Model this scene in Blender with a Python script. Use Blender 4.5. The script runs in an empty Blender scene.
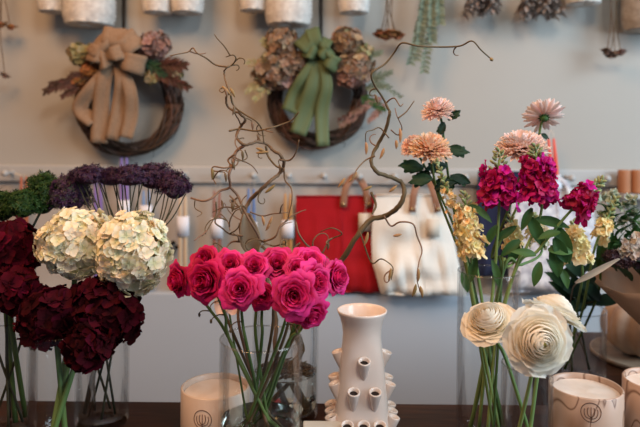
import bpy, math, random
from mathutils import Vector, Matrix, noise
random.seed(7)
C = bpy.context.scene
PI = math.pi
# ------------------------------------------------------------------ camera
FPX = 888.9
CAM = Vector((0, 0, 1.16))
KD = .7            # metres of real depth per unit of depth used below
HY = 136.0         # pixel row of the horizon (level camera with vertical shift)
CR = Matrix.Rotation(math.radians(90), 3, 'X') @ Matrix.Rotation(math.radians(0.5), 3, 'Z')
cd = bpy.data.cameras.new('camera'); cam = bpy.data.objects.new('camera', cd)
C.collection.objects.link(cam); C.camera = cam
cd.lens = 35; cd.sensor_width = 36; cd.shift_y = -(213.5 - HY) / 640; cd.clip_start = 0.05
cam.matrix_world = Matrix.Translation(CAM) @ CR.to_4x4()
cd.dof.use_dof = True; cd.dof.focus_distance = .8; cd.dof.aperture_fstop = 4.2
# ------------------------------------------------------------------ world + light
w = bpy.data.worlds.new('world'); C.world = w; w.use_nodes = True
bg = w.node_tree.nodes['Background']; bg.inputs[0].default_value = (.62, .74, 1, 1); bg.inputs[1].default_value = 0.24

def area(name, loc, tgt, size, energy, col, sy=None):
    l = bpy.data.lights.new(name, 'AREA'); l.energy = energy; l.color = col; l.size = size
    if sy: l.shape = 'RECTANGLE'; l.size_y = sy
    o = bpy.data.objects.new(name, l); C.collection.objects.link(o); o.location = loc
    o.rotation_euler = (Vector(tgt) - Vector(loc)).to_track_quat('-Z', 'Y').to_euler()
    return o
area('window_daylight', (1.75, .2, 1.75), (.15, 1.2, 1.0), 1.1, 46, (.7, .87, 1), 1.4)
area('ceiling_lamp_warm', (-.75, .3, 2.3), (-.2, 1.4, 1.05), .7, 21, (1, .5, .2))
area('ceiling_lamp_front', (.3, -.25, 2.3), (.2, .9, .9), .35, 12, (1, .84, .68))
C.cycles.transparent_max_bounces = 40; C.cycles.max_bounces = 16; C.cycles.transmission_bounces = 16
vs = C.view_settings
vs.view_transform = 'Standard'; vs.look = 'None'; vs.gamma = 1; vs.exposure = 0.0; vs.use_curve_mapping = False

def P(px, py, Y):
    d = CR @ Vector(((px - 320) / 622.2, (HY - py) / 622.2, -1))
    return CAM + d * (Y * KD / d.y)
def S(px, Y): return px * Y / FPX
# ------------------------------------------------------------------ mesh helper
WL = {}
class MB:
    def __init__(s): s.v = []; s.f = []; s.t = []; s.r = []
    def add(s, vs, fs, t=0.5, r=0.5):
        b = len(s.v); s.v += [Vector(v) for v in vs]; s.f += [tuple(b + i for i in f) for f in fs]
        s.t += (list(t) if isinstance(t, (list, tuple)) else [t] * len(vs)); s.r += [r] * len(vs)
    def grid(s, rows, t=0.5, r=0.5, closed=False):
        n = len(rows[0]); vs = [p for row in rows for p in row]; fs = []
        for i in range(len(rows) - 1):
            for j in range(n if closed else n - 1):
                k = (j + 1) % n
                fs.append((i * n + j, i * n + k, (i + 1) * n + k, (i + 1) * n + j))
        s.add(vs, fs, t, r)
    def tube(s, pts, rad, n=6, t=0.5, r=None):
        pts = [Vector(p) for p in pts]
        if not hasattr(rad, '__len__'): rad = [rad] * len(pts)
        if r is None: r = random.random()
        d0 = (pts[1] - pts[0]).normalized()
        u = d0.orthogonal().normalized(); rows = []
        for i, p in enumerate(pts):
            a = pts[max(i - 1, 0)]; b = pts[min(i + 1, len(pts) - 1)]; d = (b - a)
            d = d.normalized() if d.length > 1e-9 else d0
            u = (u - d * u.dot(d)); u = u.normalized() if u.length > 1e-6 else d.orthogonal().normalized()
            v = d.cross(u)
            rows.append([p + (u * math.cos(2 * PI * k / n) + v * math.sin(2 * PI * k / n)) * rad[i] for k in range(n)])
        s.grid(rows, t, r, True)
        b = len(s.v); m = len(rows)
        s.f.append(tuple(b - m * n + k for k in reversed(range(n)))); s.f.append(tuple(b - n + k for k in range(n)))
    def lathe(s, prof, c, n=48, t=0.5, r=0.5):
        c = Vector(c)
        rows = [[c + Vector((R * math.cos(2 * PI * k / n), R * math.sin(2 * PI * k / n), z)) for k in range(n)] for R, z in prof]
        s.grid(rows, t, r, True)
    def box(s, lo, hi, t=0.5, r=0.5):
        x0, y0, z0 = lo; x1, y1, z1 = hi
        s.add([(x0,y0,z0),(x1,y0,z0),(x1,y1,z0),(x0,y1,z0),(x0,y0,z1),(x1,y0,z1),(x1,y1,z1),(x0,y1,z1)],
              [(0,3,2,1),(4,5,6,7),(0,1,5,4),(1,2,6,5),(2,3,7,6),(3,0,4,7)], t, r)
    def blob(s, c, rx, ry=None, rz=None, n=8, m=5, rot=None, t=0.5, r=0.5):
        ry = ry or rx; rz = rz or rx; c = Vector(c); rows = []
        for i in range(m + 1):
            a = PI * i / m; row = []
            for k in range(n):
                q = Vector((rx * math.sin(a) * math.cos(2*PI*k/n), ry * math.sin(a) * math.sin(2*PI*k/n), -rz * math.cos(a)))
                if rot: q = rot @ q
                row.append(c + q)
            rows.append(row)
        s.grid(rows, t, r, True)
    def octa(s, c, r_, t=0.5, r=0.5):
        c = Vector(c)
        s.add([c+Vector((r_,0,0)), c+Vector((-r_,0,0)), c+Vector((0,r_,0)), c+Vector((0,-r_,0)), c+Vector((0,0,r_)), c+Vector((0,0,-r_))],
              [(0,2,4),(2,1,4),(1,3,4),(3,0,4),(2,0,5),(1,2,5),(3,1,5),(0,3,5)], t, r)
    def build(s, name, mat, parent=None, solid=0, bevel=0, flat=False):
        me = bpy.data.meshes.new(name)
        if parent is not None: org = WL[parent]
        else:
            xs = [v.x for v in s.v]; ys = [v.y for v in s.v]; zs = [v.z for v in s.v]
            org = Vector(((min(xs)+max(xs))/2, (min(ys)+max(ys))/2, min(zs)))
        me.from_pydata([v - org for v in s.v], [], s.f)
        me.attributes.new('tv', 'FLOAT', 'POINT').data.foreach_set('value', s.t)
        me.attributes.new('rv', 'FLOAT', 'POINT').data.foreach_set('value', s.r)
        if not flat: me.polygons.foreach_set('use_smooth', [True] * len(me.polygons))
        me.materials.append(mat); me.update()
        o = bpy.data.objects.new(name, me); C.collection.objects.link(o)
        if parent is not None: o.parent = parent
        else: o.location = org
        WL[o] = org
        if solid:
            md = o.modifiers.new('s', 'SOLIDIFY'); md.thickness = solid; md.offset = 0
        if bevel:
            md = o.modifiers.new('b', 'BEVEL'); md.width = bevel; md.segments = 2; md.limit_method = 'ANGLE'
        return o
def thing(name, loc, label, cat, group=None):
    o = bpy.data.objects.new(name, None); C.collection.objects.link(o); o.location = loc
    o.empty_display_size = .02; WL[o] = Vector(loc); return tag(o, label, cat, group)
def tag(o, label, cat, group=None, kind=None):
    o['label'] = label; o['category'] = cat
    if group: o['group'] = group
    if kind: o['kind'] = kind
    return o
def struct(o): o['kind'] = 'structure'; return o
def cat_rom(pts, sub=6):
    pts = [Vector(p) for p in pts]; out = []
    q = [pts[0] * 2 - pts[1]] + pts + [pts[-1] * 2 - pts[-2]]
    for i in range(1, len(q) - 2):
        a, b, c, d = q[i-1], q[i], q[i+1], q[i+2]
        for k in range(sub):
            t = k / sub
            out.append(.5 * ((2*b) + (c-a)*t + (2*a-5*b+4*c-d)*t*t + (3*b-a-3*c+d)*t**3))
    out.append(pts[-1]); return out
def lerp_list(a, n):
    out = []
    for i in range(n):
        x = i / (n - 1) * (len(a) - 1); k = min(int(x), len(a) - 2); out.append(a[k] + (a[k+1]-a[k]) * (x-k))
    return out
def frame(A, roll=0):
    A = Vector(A).normalized(); u = A.orthogonal().normalized(); v = A.cross(u)
    m = Matrix((u, v, A)).transposed()
    return m @ Matrix.Rotation(roll, 3, 'Z')
def rnd(a, b): return random.uniform(a, b)
def rvec(): 
    while 1:
        v = Vector((rnd(-1,1), rnd(-1,1), rnd(-1,1)))
        if .05 < v.length < 1: return v.normalized()
# ------------------------------------------------------------------ materials
def mat(name, col, rough=.6, col2=None, noise_s=None, bump=0, bscale=80, spec=.4, trans=0, metal=0, stretch=None, coat=0):
    m = bpy.data.materials.new(name); m.use_nodes = True; nt = m.node_tree; N = nt.nodes; L = nt.links
    b = N['Principled BSDF']; b.inputs['Base Color'].default_value = (*col, 1); b.inputs['Roughness'].default_value = rough
    b.inputs['Specular IOR Level'].default_value = spec; b.inputs['Metallic'].default_value = metal
    b.inputs['Coat Weight'].default_value = coat
    tc = N.new('ShaderNodeTexCoord'); mp = N.new('ShaderNodeMapping'); L.new(tc.outputs['Object'], mp.inputs[0])
    if stretch: mp.inputs['Scale'].default_value = stretch
    if col2:
        n = N.new('ShaderNodeTexNoise'); n.inputs['Scale'].default_value = noise_s or 10; n.inputs['Detail'].default_value = 5
        L.new(mp.outputs[0], n.inputs[0]); r = N.new('ShaderNodeValToRGB')
        r.color_ramp.elements[0].position = .35; r.color_ramp.elements[1].position = .65
        r.color_ramp.elements[0].color = (*col, 1); r.color_ramp.elements[1].color = (*col2, 1)
        L.new(n.outputs[0], r.inputs[0]); L.new(r.outputs[0], b.inputs['Base Color'])
    if bump:
        n2 = N.new('ShaderNodeTexNoise'); n2.inputs['Scale'].default_value = bscale; L.new(mp.outputs[0], n2.inputs[0])
        bp = N.new('ShaderNodeBump'); bp.inputs['Strength'].default_value = bump; bp.inputs['Distance'].default_value = .004
        L.new(n2.outputs[0], bp.inputs['Height']); L.new(bp.outputs[0], b.inputs['Normal'])
    return m
def petal_mat(name, base, tip, var=None, rough=.55, transl=.25, vs=.25, hs=.02, mid=None, midpos=.5, spec=.25):
    """natural petal colour: base-to-tip gradient carried on tv, per-petal variation on rv"""
    m = bpy.data.materials.new(name); m.use_nodes = True; nt = m.node_tree; N = nt.nodes; L = nt.links
    b = N['Principled BSDF']; b.inputs['Roughness'].default_value = rough; b.inputs['Specular IOR Level'].default_value = spec
    at = N.new('ShaderNodeAttribute'); at.attribute_name = 'tv'
    ar = N.new('ShaderNodeAttribute'); ar.attribute_name = 'rv'
    r = N.new('ShaderNodeValToRGB'); L.new(at.outputs['Fac'], r.inputs[0])
    r.color_ramp.elements[0].color = (*base, 1); r.color_ramp.elements[1].color = (*tip, 1)
    if mid: e = r.color_ramp.elements.new(midpos); e.color = (*mid, 1)
    src = r.outputs[0]
    if var:
        mx = N.new('ShaderNodeMix'); mx.data_type = 'RGBA'; L.new(src, mx.inputs[6]); mx.inputs[7].default_value = (*var, 1)
        mr = N.new('ShaderNodeMapRange'); mr.inputs[1].default_value = .55; mr.inputs[2].default_value = 1; mr.inputs[4].default_value = .85
        L.new(ar.outputs['Fac'], mr.inputs[0]); L.new(mr.outputs[0], mx.inputs[0]); src = mx.outputs[2]
    h = N.new('ShaderNodeHueSaturation'); L.new(src, h.inputs['Color'])
    m1 = N.new('ShaderNodeMapRange'); m1.inputs[3].default_value = 1 - vs; m1.inputs[4].default_value = 1 + vs * .6; L.new(ar.outputs['Fac'], m1.inputs[0]); L.new(m1.outputs[0], h.inputs['Value'])
    mh = N.new('ShaderNodeMapRange'); mh.inputs[3].default_value = .5 + hs; mh.inputs[4].default_value = .5 - hs; L.new(ar.outputs['Fac'], mh.inputs[0]); L.new(mh.outputs[0], h.inputs['Hue'])
    L.new(h.outputs[0], b.inputs['Base Color'])
    tr = N.new('ShaderNodeBsdfTranslucent'); L.new(h.outputs[0], tr.inputs[0])
    ms = N.new('ShaderNodeMixShader'); ms.inputs[0].default_value = transl
    L.new(b.outputs[0], ms.inputs[1]); L.new(tr.outputs[0], ms.inputs[2]); L.new(ms.outputs[0], N['Material Output'].inputs[0])
    return m
def glass_mat():
    m = bpy.data.materials.new('clear_glass'); m.use_nodes = True; nt = m.node_tree; N = nt.nodes; L = nt.links
    N.remove(N['Principled BSDF'])
    t = N.new('ShaderNodeBsdfTransparent'); t.inputs[0].default_value = (.985, .99, .988, 1)
    g = N.new('ShaderNodeBsdfGlossy'); g.inputs['Roughness'].default_value = .02
    lw = N.new('ShaderNodeLayerWeight'); lw.inputs[0].default_value = .16
    mr = N.new('ShaderNodeMapRange'); mr.inputs[3].default_value = .02; mr.inputs[4].default_value = .38; L.new(lw.outputs['Fresnel'], mr.inputs[0])
    ms = N.new('ShaderNodeMixShader'); L.new(mr.outputs[0], ms.inputs[0]); L.new(t.outputs[0], ms.inputs[1]); L.new(g.outputs[0], ms.inputs[2])
    L.new(ms.outputs[0], N['Material Output'].inputs[0]); return m
def water_mat():
    m = bpy.data.materials.new('vase_water'); m.use_nodes = True; nt = m.node_tree; N = nt.nodes; L = nt.links
    N.remove(N['Principled BSDF'])
    g = N.new('ShaderNodeBsdfGlass'); g.inputs['IOR'].default_value = 1.33; g.inputs['Roughness'].default_value = 0; g.inputs[0].default_value = (.96, .98, .96, 1)
    L.new(g.outputs[0], N['Material Output'].inputs[0]); return m
def wood_mat(name, c1, c2, scale, rough=.45):
    m = bpy.data.materials.new(name); m.use_nodes = True; nt = m.node_tree; N = nt.nodes; L = nt.links
    b = N['Principled BSDF']; b.inputs['Roughness'].default_value = rough
    tc = N.new('ShaderNodeTexCoord'); mp = N.new('ShaderNodeMapping'); mp.inputs['Scale'].default_value = scale; L.new(tc.outputs['Object'], mp.inputs[0])
    n = N.new('ShaderNodeTexNoise'); n.inputs['Scale'].default_value = 5; n.inputs['Detail'].default_value = 8; n.inputs['Distortion'].default_value = .6; L.new(mp.outputs[0], n.inputs[0])
    r = N.new('ShaderNodeValToRGB'); r.color_ramp.elements[0].position = .3; r.color_ramp.elements[1].position = .7
    r.color_ramp.elements[0].color = (*c1, 1); r.color_ramp.elements[1].color = (*c2, 1); L.new(n.outputs[0], r.inputs[0]); L.new(r.outputs[0], b.inputs['Base Color'])
    bp = N.new('ShaderNodeBump'); bp.inputs['Strength'].default_value = .25; bp.inputs['Distance'].default_value = .001; b.inputs['Specular IOR Level'].default_value = .1; L.new(n.outputs[0], bp.inputs['Height']); L.new(bp.outputs[0], b.inputs['Normal'])
    return m
def marble_mat(name, c1, c2, vein):
    m = bpy.data.materials.new(name); m.use_nodes = True; nt = m.node_tree; N = nt.nodes; L = nt.links
    b = N['Principled BSDF']; b.inputs['Roughness'].default_value = .38
    tc = N.new('ShaderNodeTexCoord'); mp = N.new('ShaderNodeMapping'); mp.inputs['Rotation'].default_value = (.3, .6, .4); mp.inputs['Scale'].default_value = (7, 7, 3.2); L.new(tc.outputs['Object'], mp.inputs[0])
    n = N.new('ShaderNodeTexNoise'); n.inputs['Scale'].default_value = 2.3; n.inputs['Distortion'].default_value = 1.5; n.inputs['Detail'].default_value = .6; L.new(mp.outputs[0], n.inputs[0])
    r = N.new('ShaderNodeValToRGB'); cr = r.color_ramp
    cr.elements[0].position = .3; cr.elements[0].color = (*c2, 1); cr.elements[1].position = .75; cr.elements[1].color = (*c1, 1)
    for p_, c in ((.455, c1), (.475, vein), (.495, c1), (.6, c1), (.61, vein), (.625, c2)):
        e = cr.elements.new(p_); e.color = (*c, 1)
    L.new(n.outputs[0], r.inputs[0]); L.new(r.outputs[0], b.inputs['Base Color']); return m

WALL = mat('wall_paint', (.41, .4, .37), .85, (.395, .385, .355), 3, .05, 30)
RAILM = mat('rail_paint', (.43, .43, .42), .5, bump=.05, bscale=20)
PANEL = mat('panel_paint', (.44, .41, .375), .7, bump=.04)
LOWP = mat('lower_panel_paint', (.43, .48, .54), .55)
CEIL = mat('ceiling_paint', (.6, .58, .55), .9)
FLOORM = wood_mat('floor_boards', (.16, .1, .06), (.24, .16, .1), (1, 12, 1))
TABLE = wood_mat('dark_table_wood', (.02, .007, .003), (.05, .016, .006), (2.0, 22, 22), .42)
GLASS = glass_mat(); WATER = water_mat()
STEM = petal_mat('green_stem', (.07, .12, .03), (.09, .15, .04), transl=.05, vs=.3)
PALESTEM = petal_mat('pale_green_stem', (.2, .3, .09), (.16, .26, .08), transl=.05, vs=.2)
DARKSTEM = petal_mat('dark_stem', (.035, .04, .02), (.05, .05, .03), transl=0, vs=.3)
BROWNSTEM = petal_mat('brown_stem', (.09, .055, .03), (.12, .08, .04), transl=0, vs=.3)
LEAF = petal_mat('green_leaf', (.035, .1, .025), (.05, .13, .035), transl=.2, vs=.35, hs=.02)
DLEAF = petal_mat('dark_leaf', (.012, .045, .02), (.02, .06, .03), transl=.12, vs=.35)
TEALLEAF = petal_mat('teal_leaf', (.02, .07, .055), (.04, .11, .09), transl=.12, vs=.4)
SAGE = petal_mat('sage_leaf', (.14, .19, .13), (.22, .26, .19), transl=.2, vs=.3)
HWHITE = petal_mat('white_hydrangea_petal', (.78, .76, .44), (.97, .91, .73), (.94, .78, .58), transl=.25, vs=.1, hs=.01)
BURG = petal_mat('burgundy_petal', (.022, .0006, .003), (.055, .001, .006), transl=.15, vs=.55, hs=.008, rough=.85, spec=.12)
BURG2 = petal_mat('dark_red_petal', (.035, .0006, .004), (.09, .001, .009), transl=.15, vs=.55, hs=.008, rough=.85, spec=.12)
ROSE = petal_mat('pink_rose_petal', (.62, .012, .12), (.86, .04, .24), transl=.3, vs=.22, hs=.008)
ROSE2 = petal_mat('deep_pink_rose_petal', (.5, .006, .07), (.7, .016, .13), transl=.3, vs=.22, hs=.008)
RANU = petal_mat('cream_ranunculus_petal', (.88, .78, .55), (.96, .91, .82), transl=.42, vs=.06, hs=.005)
RANUC = petal_mat('green_yellow_centre', (.35, .4, .08), (.6, .55, .2), transl=.1)
MUMP = petal_mat('peach_mum_petal', (.92, .5, .33), (.95, .74, .65), transl=.25, vs=.12)
MUMO = petal_mat('apricot_mum_petal', (.93, .52, .25), (.96, .74, .57), transl=.25, vs=.12)
MUMK = petal_mat('pale_pink_mum_petal', (.92, .6, .48), (.95, .79, .73), transl=.25, vs=.12)
MAG = petal_mat('magenta_stock_petal', (.4, .003, .07), (.58, .008, .15), (.55, .01, .24), transl=.25, vs=.35)
YEL = petal_mat('butter_yellow_petal', (.92, .64, .22), (.96, .84, .5), transl=.25, vs=.12)
BUD = petal_mat('green_bud', (.24, .3, .12), (.4, .42, .22), transl=.1, vs=.3)
PURP = petal_mat('dark_purple_floret', (.05, .02, .055), (.09, .03, .09), (.03, .03, .03), transl=.1, vs=.5)
PURPG = petal_mat('purple_green_floret', (.06, .025, .08), (.09, .04, .12), (.05, .08, .03), transl=.1, vs=.5)
GREENF = petal_mat('moss_green_floret', (.014, .042, .008), (.035, .09, .016), transl=.15, vs=.5)
DRYH = petal_mat('dried_hydrangea_petal', (.26, .15, .1), (.38, .24, .17), (.36, .3, .16), transl=.15, vs=.4)
DRYP = petal_mat('dried_mauve_petal', (.26, .12, .11), (.4, .25, .22), (.3, .2, .12), transl=.15, vs=.4)
DRYG = petal_mat('dried_green_petal', (.34, .3, .13), (.46, .42, .22), (.3, .22, .12), transl=.15, vs=.3)
DRYB = petal_mat('dried_brown_leaf', (.05, .022, .016), (.1, .045, .03), transl=.1, vs=.5)
DRYO = petal_mat('dried_orange_rose', (.3, .11, .04), (.42, .18, .07), transl=.1, vs=.4)
DRYR = petal_mat('dusty_brown_rose', (.2, .11, .08), (.3, .18, .13), transl=.1, vs=.4)
DRYL = petal_mat('dried_lavender', (.22, .18, .16), (.45, .4, .37), (.14, .1, .07), transl=.1, vs=.5)
VINE = petal_mat('wreath_vine', (.05, .028, .018), (.11, .065, .045), transl=0, vs=.7)
WILLOW = petal_mat('willow_bark', (.15, .09, .05), (.21, .14, .08), transl=0, vs=.35, rough=.6)
CATKIN = petal_mat('dry_willow_leaf', (.3, .18, .07), (.42, .27, .12), transl=.1, vs=.4)
BURLAP = mat('burlap_ribbon', (.22, .14, .085), .85, (.29, .19, .12), 300, .3, 500)
GREENRIB = mat('green_ribbon', (.075, .105, .04), .7, (.12, .16, .075), 4, .1, 200)
BLACK = mat('black_ribbon', (.012, .011, .011), .6)
BASKET = mat('whitewashed_wicker', (.5, .47, .44), .8, (.68, .66, .62), 60, .3, 200)
BASKETB = mat('grey_wicker', (.3, .26, .22), .8, (.42, .37, .32), 60, .3, 200)
RED = mat('red_canvas', (.4, .0015, .008), .9, (.33, .001, .006), 14, .3, 400)
CANVAS = mat('natural_canvas', (.86, .82, .75), .85, (.78, .73, .65), 12, .35, 400)
NAVY = mat('navy_canvas', (.012, .016, .05), .85, bump=.3, bscale=400)
PRINT = mat('printed_cotton', (.74, .73, .75), .85, (.4, .4, .46), 70, .2, 300)
LEATHER = mat('tan_leather', (.24, .105, .055), .5, (.3, .14, .08), 20, .1, 200)
BRASS = mat('brass_rivet', (.7, .5, .25), .3, metal=1)
TAGM = mat('cream_card', (.66, .58, .48), .8)
PAPER = mat('white_paper_band', (.78, .79, .86), .8)
CERAM = mat('blush_ceramic', (.8, .67, .59), .22, (.84, .71, .63), 8, spec=.6, coat=.15)
SPOUT_SHADE = mat('spout_shade', (.02, .012, .01), .9)  # near-black colour painted in for the shade inside the spouts
CAND = mat('pale_ceramic_jar', (.6, .46, .36), .4, (.64, .5, .4), 12)
CANDM = marble_mat('marbled_jar', (.52, .35, .26), (.34, .2, .13), (.16, .075, .04))
WAX = mat('cream_wax', (.72, .55, .42), .35, (.78, .62, .5), 6)
WAXP = mat('whipped_wax', (.74, .6, .5), .35, (.8, .68, .6), 20, .2, 60)
EMB = mat('brown_stamp', (.13, .06, .035), .5)
KRAFT = mat('kraft_paper', (.34, .2, .125), .8, (.39, .24, .15), 6, .15, 30)
PUMP = mat('cream_gourd', (.5, .36, .26), .5, (.35, .22, .15), 18)
TRAYW = wood_mat('light_tray_wood', (.22, .15, .1), (.33, .24, .17), (2, 20, 20), .5)
TERRA = mat('terracotta_wood', (.36, .14, .06), .6, (.44, .19, .09), 8)
DARKMETAL = mat('dark_metal', (.02, .018, .016), .4, metal=.6)
def wax(n, c): return mat(n, c, .4)

# ------------------------------------------------------------------ plant primitives
def petal(M, o, F, L, W, a0, a1, cup=.15, ru=0, nu=4, nv=4, shape=.5, r=None, t0=0, t1=1):
    """petal growing from o; F columns: x = length direction, y = width, z = up. a0/a1 elevation start/end"""
    if r is None: r = random.random()
    rows = []; ts = []; x = 0; z = 0
    ph = rnd(0, 6)
    for i in range(nu + 1):
        q = i / nu; a = a0 + (a1 - a0) * q
        if i: x += L / nu * math.cos(a); z += L / nu * math.sin(a)
        wq = W * (math.sin(PI * min(1, q * .5 / shape * .9 + .06)) if q < shape else math.cos(PI / 2 * ((q - shape) / (1 - shape)) * .86)) ** .8
        row = []
        for j in range(nv + 1):
            s = j / nv * 2 - 1
            up = cup * W * s * s + ru * W * math.sin(ph + 4 * s + 3 * q) * q
            row.append(o + F @ Vector((x - math.sin(a) * up, wq * s, z + math.cos(a) * up)))
            ts.append(t0 + (t1 - t0) * q)
        rows.append(row)
    M.grid(rows, ts, r)
def dirframe(d, up=Vector((0, 0, 1)), twist=0):
    d = Vector(d).normalized(); up = Vector(up)
    y = up.cross(d)
    if y.length < 1e-4: y = d.orthogonal()
    y.normalize(); z = d.cross(y)
    return Matrix((d, y, z)).transposed() @ Matrix.Rotation(twist, 3, 'X')
def leaf(M, p, d, L, W, bend=-.8, cup=.3, up=Vector((0, 0, 1)), tw=0, ru=.05):
    """lanceolate leaf with a pointed tip"""
    F = dirframe(d, up, tw); p = Vector(p); L *= 1.15; rows = []; ts = []; x = z = 0; ph = rnd(0, 6)
    for i in range(8):
        q = i / 7; a = .2 + bend * q
        if i: x += L / 7 * math.cos(a); z += L / 7 * math.sin(a)
        w_ = W * .92 * (math.sin(PI * min(1, q * .9 + .06) ** .85) ** 1.15 if q < 1 else 0) + .0002; row = []
        for j in range(5):
            s = j / 2 - 1; u_ = cup * w_ * abs(s) + ru * W * math.sin(ph + 5 * s + 5 * q)
            row.append(p + F @ Vector((x - math.sin(a) * u_, w_ * s, z + math.cos(a) * u_))); ts.append(q)
        rows.append(row)
    M.grid(rows, ts, random.random())
def wrap_petal(M, c, F, R, phi, hw, r0, r1, h, lip, bulge=0, rows=7, cols=9, r=None, z0=0, notch=.3, ruf=0):
    if r is None: r = random.random()
    g = []; ts = []; tw = rnd(-.12, .12)
    for i in range(rows + 1):
        q = i / rows; row = []
        for j in range(cols + 1):
            s = j / cols * 2 - 1
            qq = q * (1 - notch * abs(s) ** 3)
            rr = r0 + (r1 - r0) * qq ** .8 + bulge * math.sin(PI * qq) + lip * max(0, qq - .7) * 3.0
            z = z0 + h * (math.sin(qq * PI / 2 * .96)) - lip * max(0, qq - .75) ** 1.3 * 3.2
            w = hw * (.45 + .55 * math.sin(PI * min(1, .15 + qq * .62)))
            a = phi + s * w + tw * q
            rr *= 1 + .03 * math.sin(5 * a + phi * 3) * q
            wv = ruf * math.sin(s * 6 + phi * 7) * q * q; rr += wv; z += wv * .8 * math.cos(phi * 5 + s * 4)
            row.append(c + F @ Vector((rr * math.cos(a), rr * math.sin(a), z)) * R); ts.append(q)
        g.append(row)
    M.grid(g, ts, r)
def rose(M, c, A, R, n=30):
    F = frame(A, rnd(0, 6)); c = Vector(c) - Vector(A).normalized() * R * .5
    for i in range(n):
        q = i / (n - 1); phi = i * 2.4 + rnd(-.3, .3)
        wrap_petal(M, c, F, R * rnd(.93, 1.07), phi, 1.5 - .85 * q, .02 + .16 * q, .08 + .72 * q ** .8, .92 - .55 * q ** 1.3 + rnd(-.05, .05), .01 + .32 * q * q, .03 + .16 * q, ruf=.01 + .06 * q, notch=.3)
def ranunculus(M, c, A, R, n=46):
    F = frame(A, rnd(0, 6)); c = Vector(c) - Vector(A).normalized() * R * .35
    for i in range(n):
        q = i / (n - 1); phi = i * 2.4 + rnd(-.25, .25); q2 = q ** .9
        wrap_petal(M, c, F, R * rnd(.985, 1.015), phi, 1.3 - .6 * q, .04 + .12 * q, .07 + .8 * q2, .8 - .6 * q ** 1.4, -.03 + (.28 * (q - .6) if q > .6 else 0), .04 + .16 * q2, notch=.16, ruf=.07 * max(0, q - .55))
def mum(M, c, A, R, n=170, lo=-.35, flat=1.0):
    F0 = frame(A, rnd(0, 6)); c = Vector(c)
    for i in range(n):
        q = (i + .5) / n
        el = PI / 2 * .95 - (PI / 2 * .95 - lo) * q ** .62
        az = i * 2.39996 + rnd(-.1, .1)
        L = R * (.62 + .38 * q) * rnd(.9, 1.08)
        F = F0 @ Matrix.Rotation(az, 3, 'Z')
        x = Vector((math.cos(el), 0, math.sin(el) * flat))
        # start slightly off centre
        o = c + F @ (x * R * .12)
        petal(M, o, F, L, R * .11, el * flat - .15, el * flat + rnd(.05, .5), .45, 0, 4, 2, .75)
def floret(M, c, A, R, n=4, open_=.25, cup=.2, ru=.12, nu=3, nv=3, W=.52, t1=1):
    F0 = frame(A, rnd(0, 6)); r = random.random()
    for k in range(n):
        petal(M, c, F0 @ Matrix.Rotation(2 * PI * k / n, 3, 'Z'), R, R * W, open_ + rnd(-.15, .15), open_ - .25 + rnd(-.2, .2), cup, ru, nu, nv, .6, r=min(1, max(0, r + rnd(-.15, .15))), t1=t1)
def sph_pts(n, zmin=-1):
    out = []
    for i in range(n):
        z = 1 - (1 - zmin) * (i + .5) / n; a = i * 2.39996; s = math.sqrt(max(0, 1 - z * z))
        out.append(Vector((s * math.cos(a), s * math.sin(a), z)))
    return out
def floret_ball(M, c, R, fr, n, sq=(1, 1, .85), **kw):
    c = Vector(c)
    for d in sph_pts(n):
        d = (d + rvec() * .12).normalized()
        q = Vector((d.x * sq[0], d.y * sq[1], d.z * sq[2]))
        lump = 1 + .2 * noise.noise(d * 2.5 + c * 20)
        floret(M, c + q * R * lump * rnd(.84, 1.05), (d + rvec() * .5), fr * rnd(.75, 1.25), **kw)
def fuzz_ball(M, c, R, n, pr, sq=(1, 1, 1), zmin=-.5, lump=.15):
    c = Vector(c)
    for i in range(n):
        d = rvec()
        if d.z < zmin: d.z = -d.z
        L = 1 + lump * noise.noise(d * 4 + c * 30) * 2
        q = Vector((d.x * sq[0], d.y * sq[1], d.z * sq[2])) * R * L * rnd(.8, 1.03)
        floret(M, c + q, d + rvec() * .5, pr * rnd(.7, 1.3), n=4, nu=1, nv=1, W=.5, open_=.5)
def curl(p, d, L, turns, r, pts_n=14):
    """curly twig"""
    p = Vector(p); d = Vector(d).normalized(); out = [p.copy()]; ax = Vector((0, 1, 0)) + rvec() * .5; ax.normalize()
    st = L / pts_n; ang = turns * 2 * PI / pts_n
    for i in range(pts_n):
        d = Matrix.Rotation(ang * (.3 + i / pts_n * 1.2), 3, ax) @ d; d = (d + rvec() * .12).normalized(); p = p + d * st; out.append(p.copy())
    return out
def stempath(a, b, sag=.0, side=0, sub=6):
    """from flower a down to base b, leaving a downward"""
    a = Vector(a); b = Vector(b); m = a.lerp(b, .45) + Vector((side, 0, sag))
    return cat_rom([a, a.lerp(m, .4) + Vector((side * .3, 0, -.002)), m, m.lerp(b, .5) + Vector((0, 0, 0)), b], sub)

# ================================================================== THE SETTING
WY = 2.3; WR = WY * KD
def box_obj(name, lo, hi, m, bevel=0):
    M = MB(); M.box(lo, hi); return struct(M.build(name, m, flat=True, bevel=bevel))
rt = P(320, 172, WY).z; rb = P(320, 184.5, WY).z; lt = P(320, 294, WY - .04).z
box_obj('wall_back', (-2.2, WR, rb), (2.4, WR + .12, 2.7), WALL)
box_obj('wall_left', (-2.3, -1.5, 0), (-2.2, WR + .12, 2.7), WALL)
box_obj('floor', (-2.2, -1.5, -.06), (2.4, WR + .2, 0), FLOORM)
box_obj('ceiling', (-2.3, -1.5, 2.7), (2.4, WR + .12, 2.78), CEIL)
box_obj('trim_1', (-2.2, WR + .001, lt - .01), (2.4, WR + .12, rb - .0005), PANEL)          # beige panel behind the pegs
box_obj('trim_2', (-2.2, WR - .03, .1), (2.4, WR + .12, lt), LOWP, .004)                     # lower white boarding
box_obj('baseboard_back', (-2.2, WR - .045, 0), (2.4, WR + .12, .1), LOWP, .004)

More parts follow.
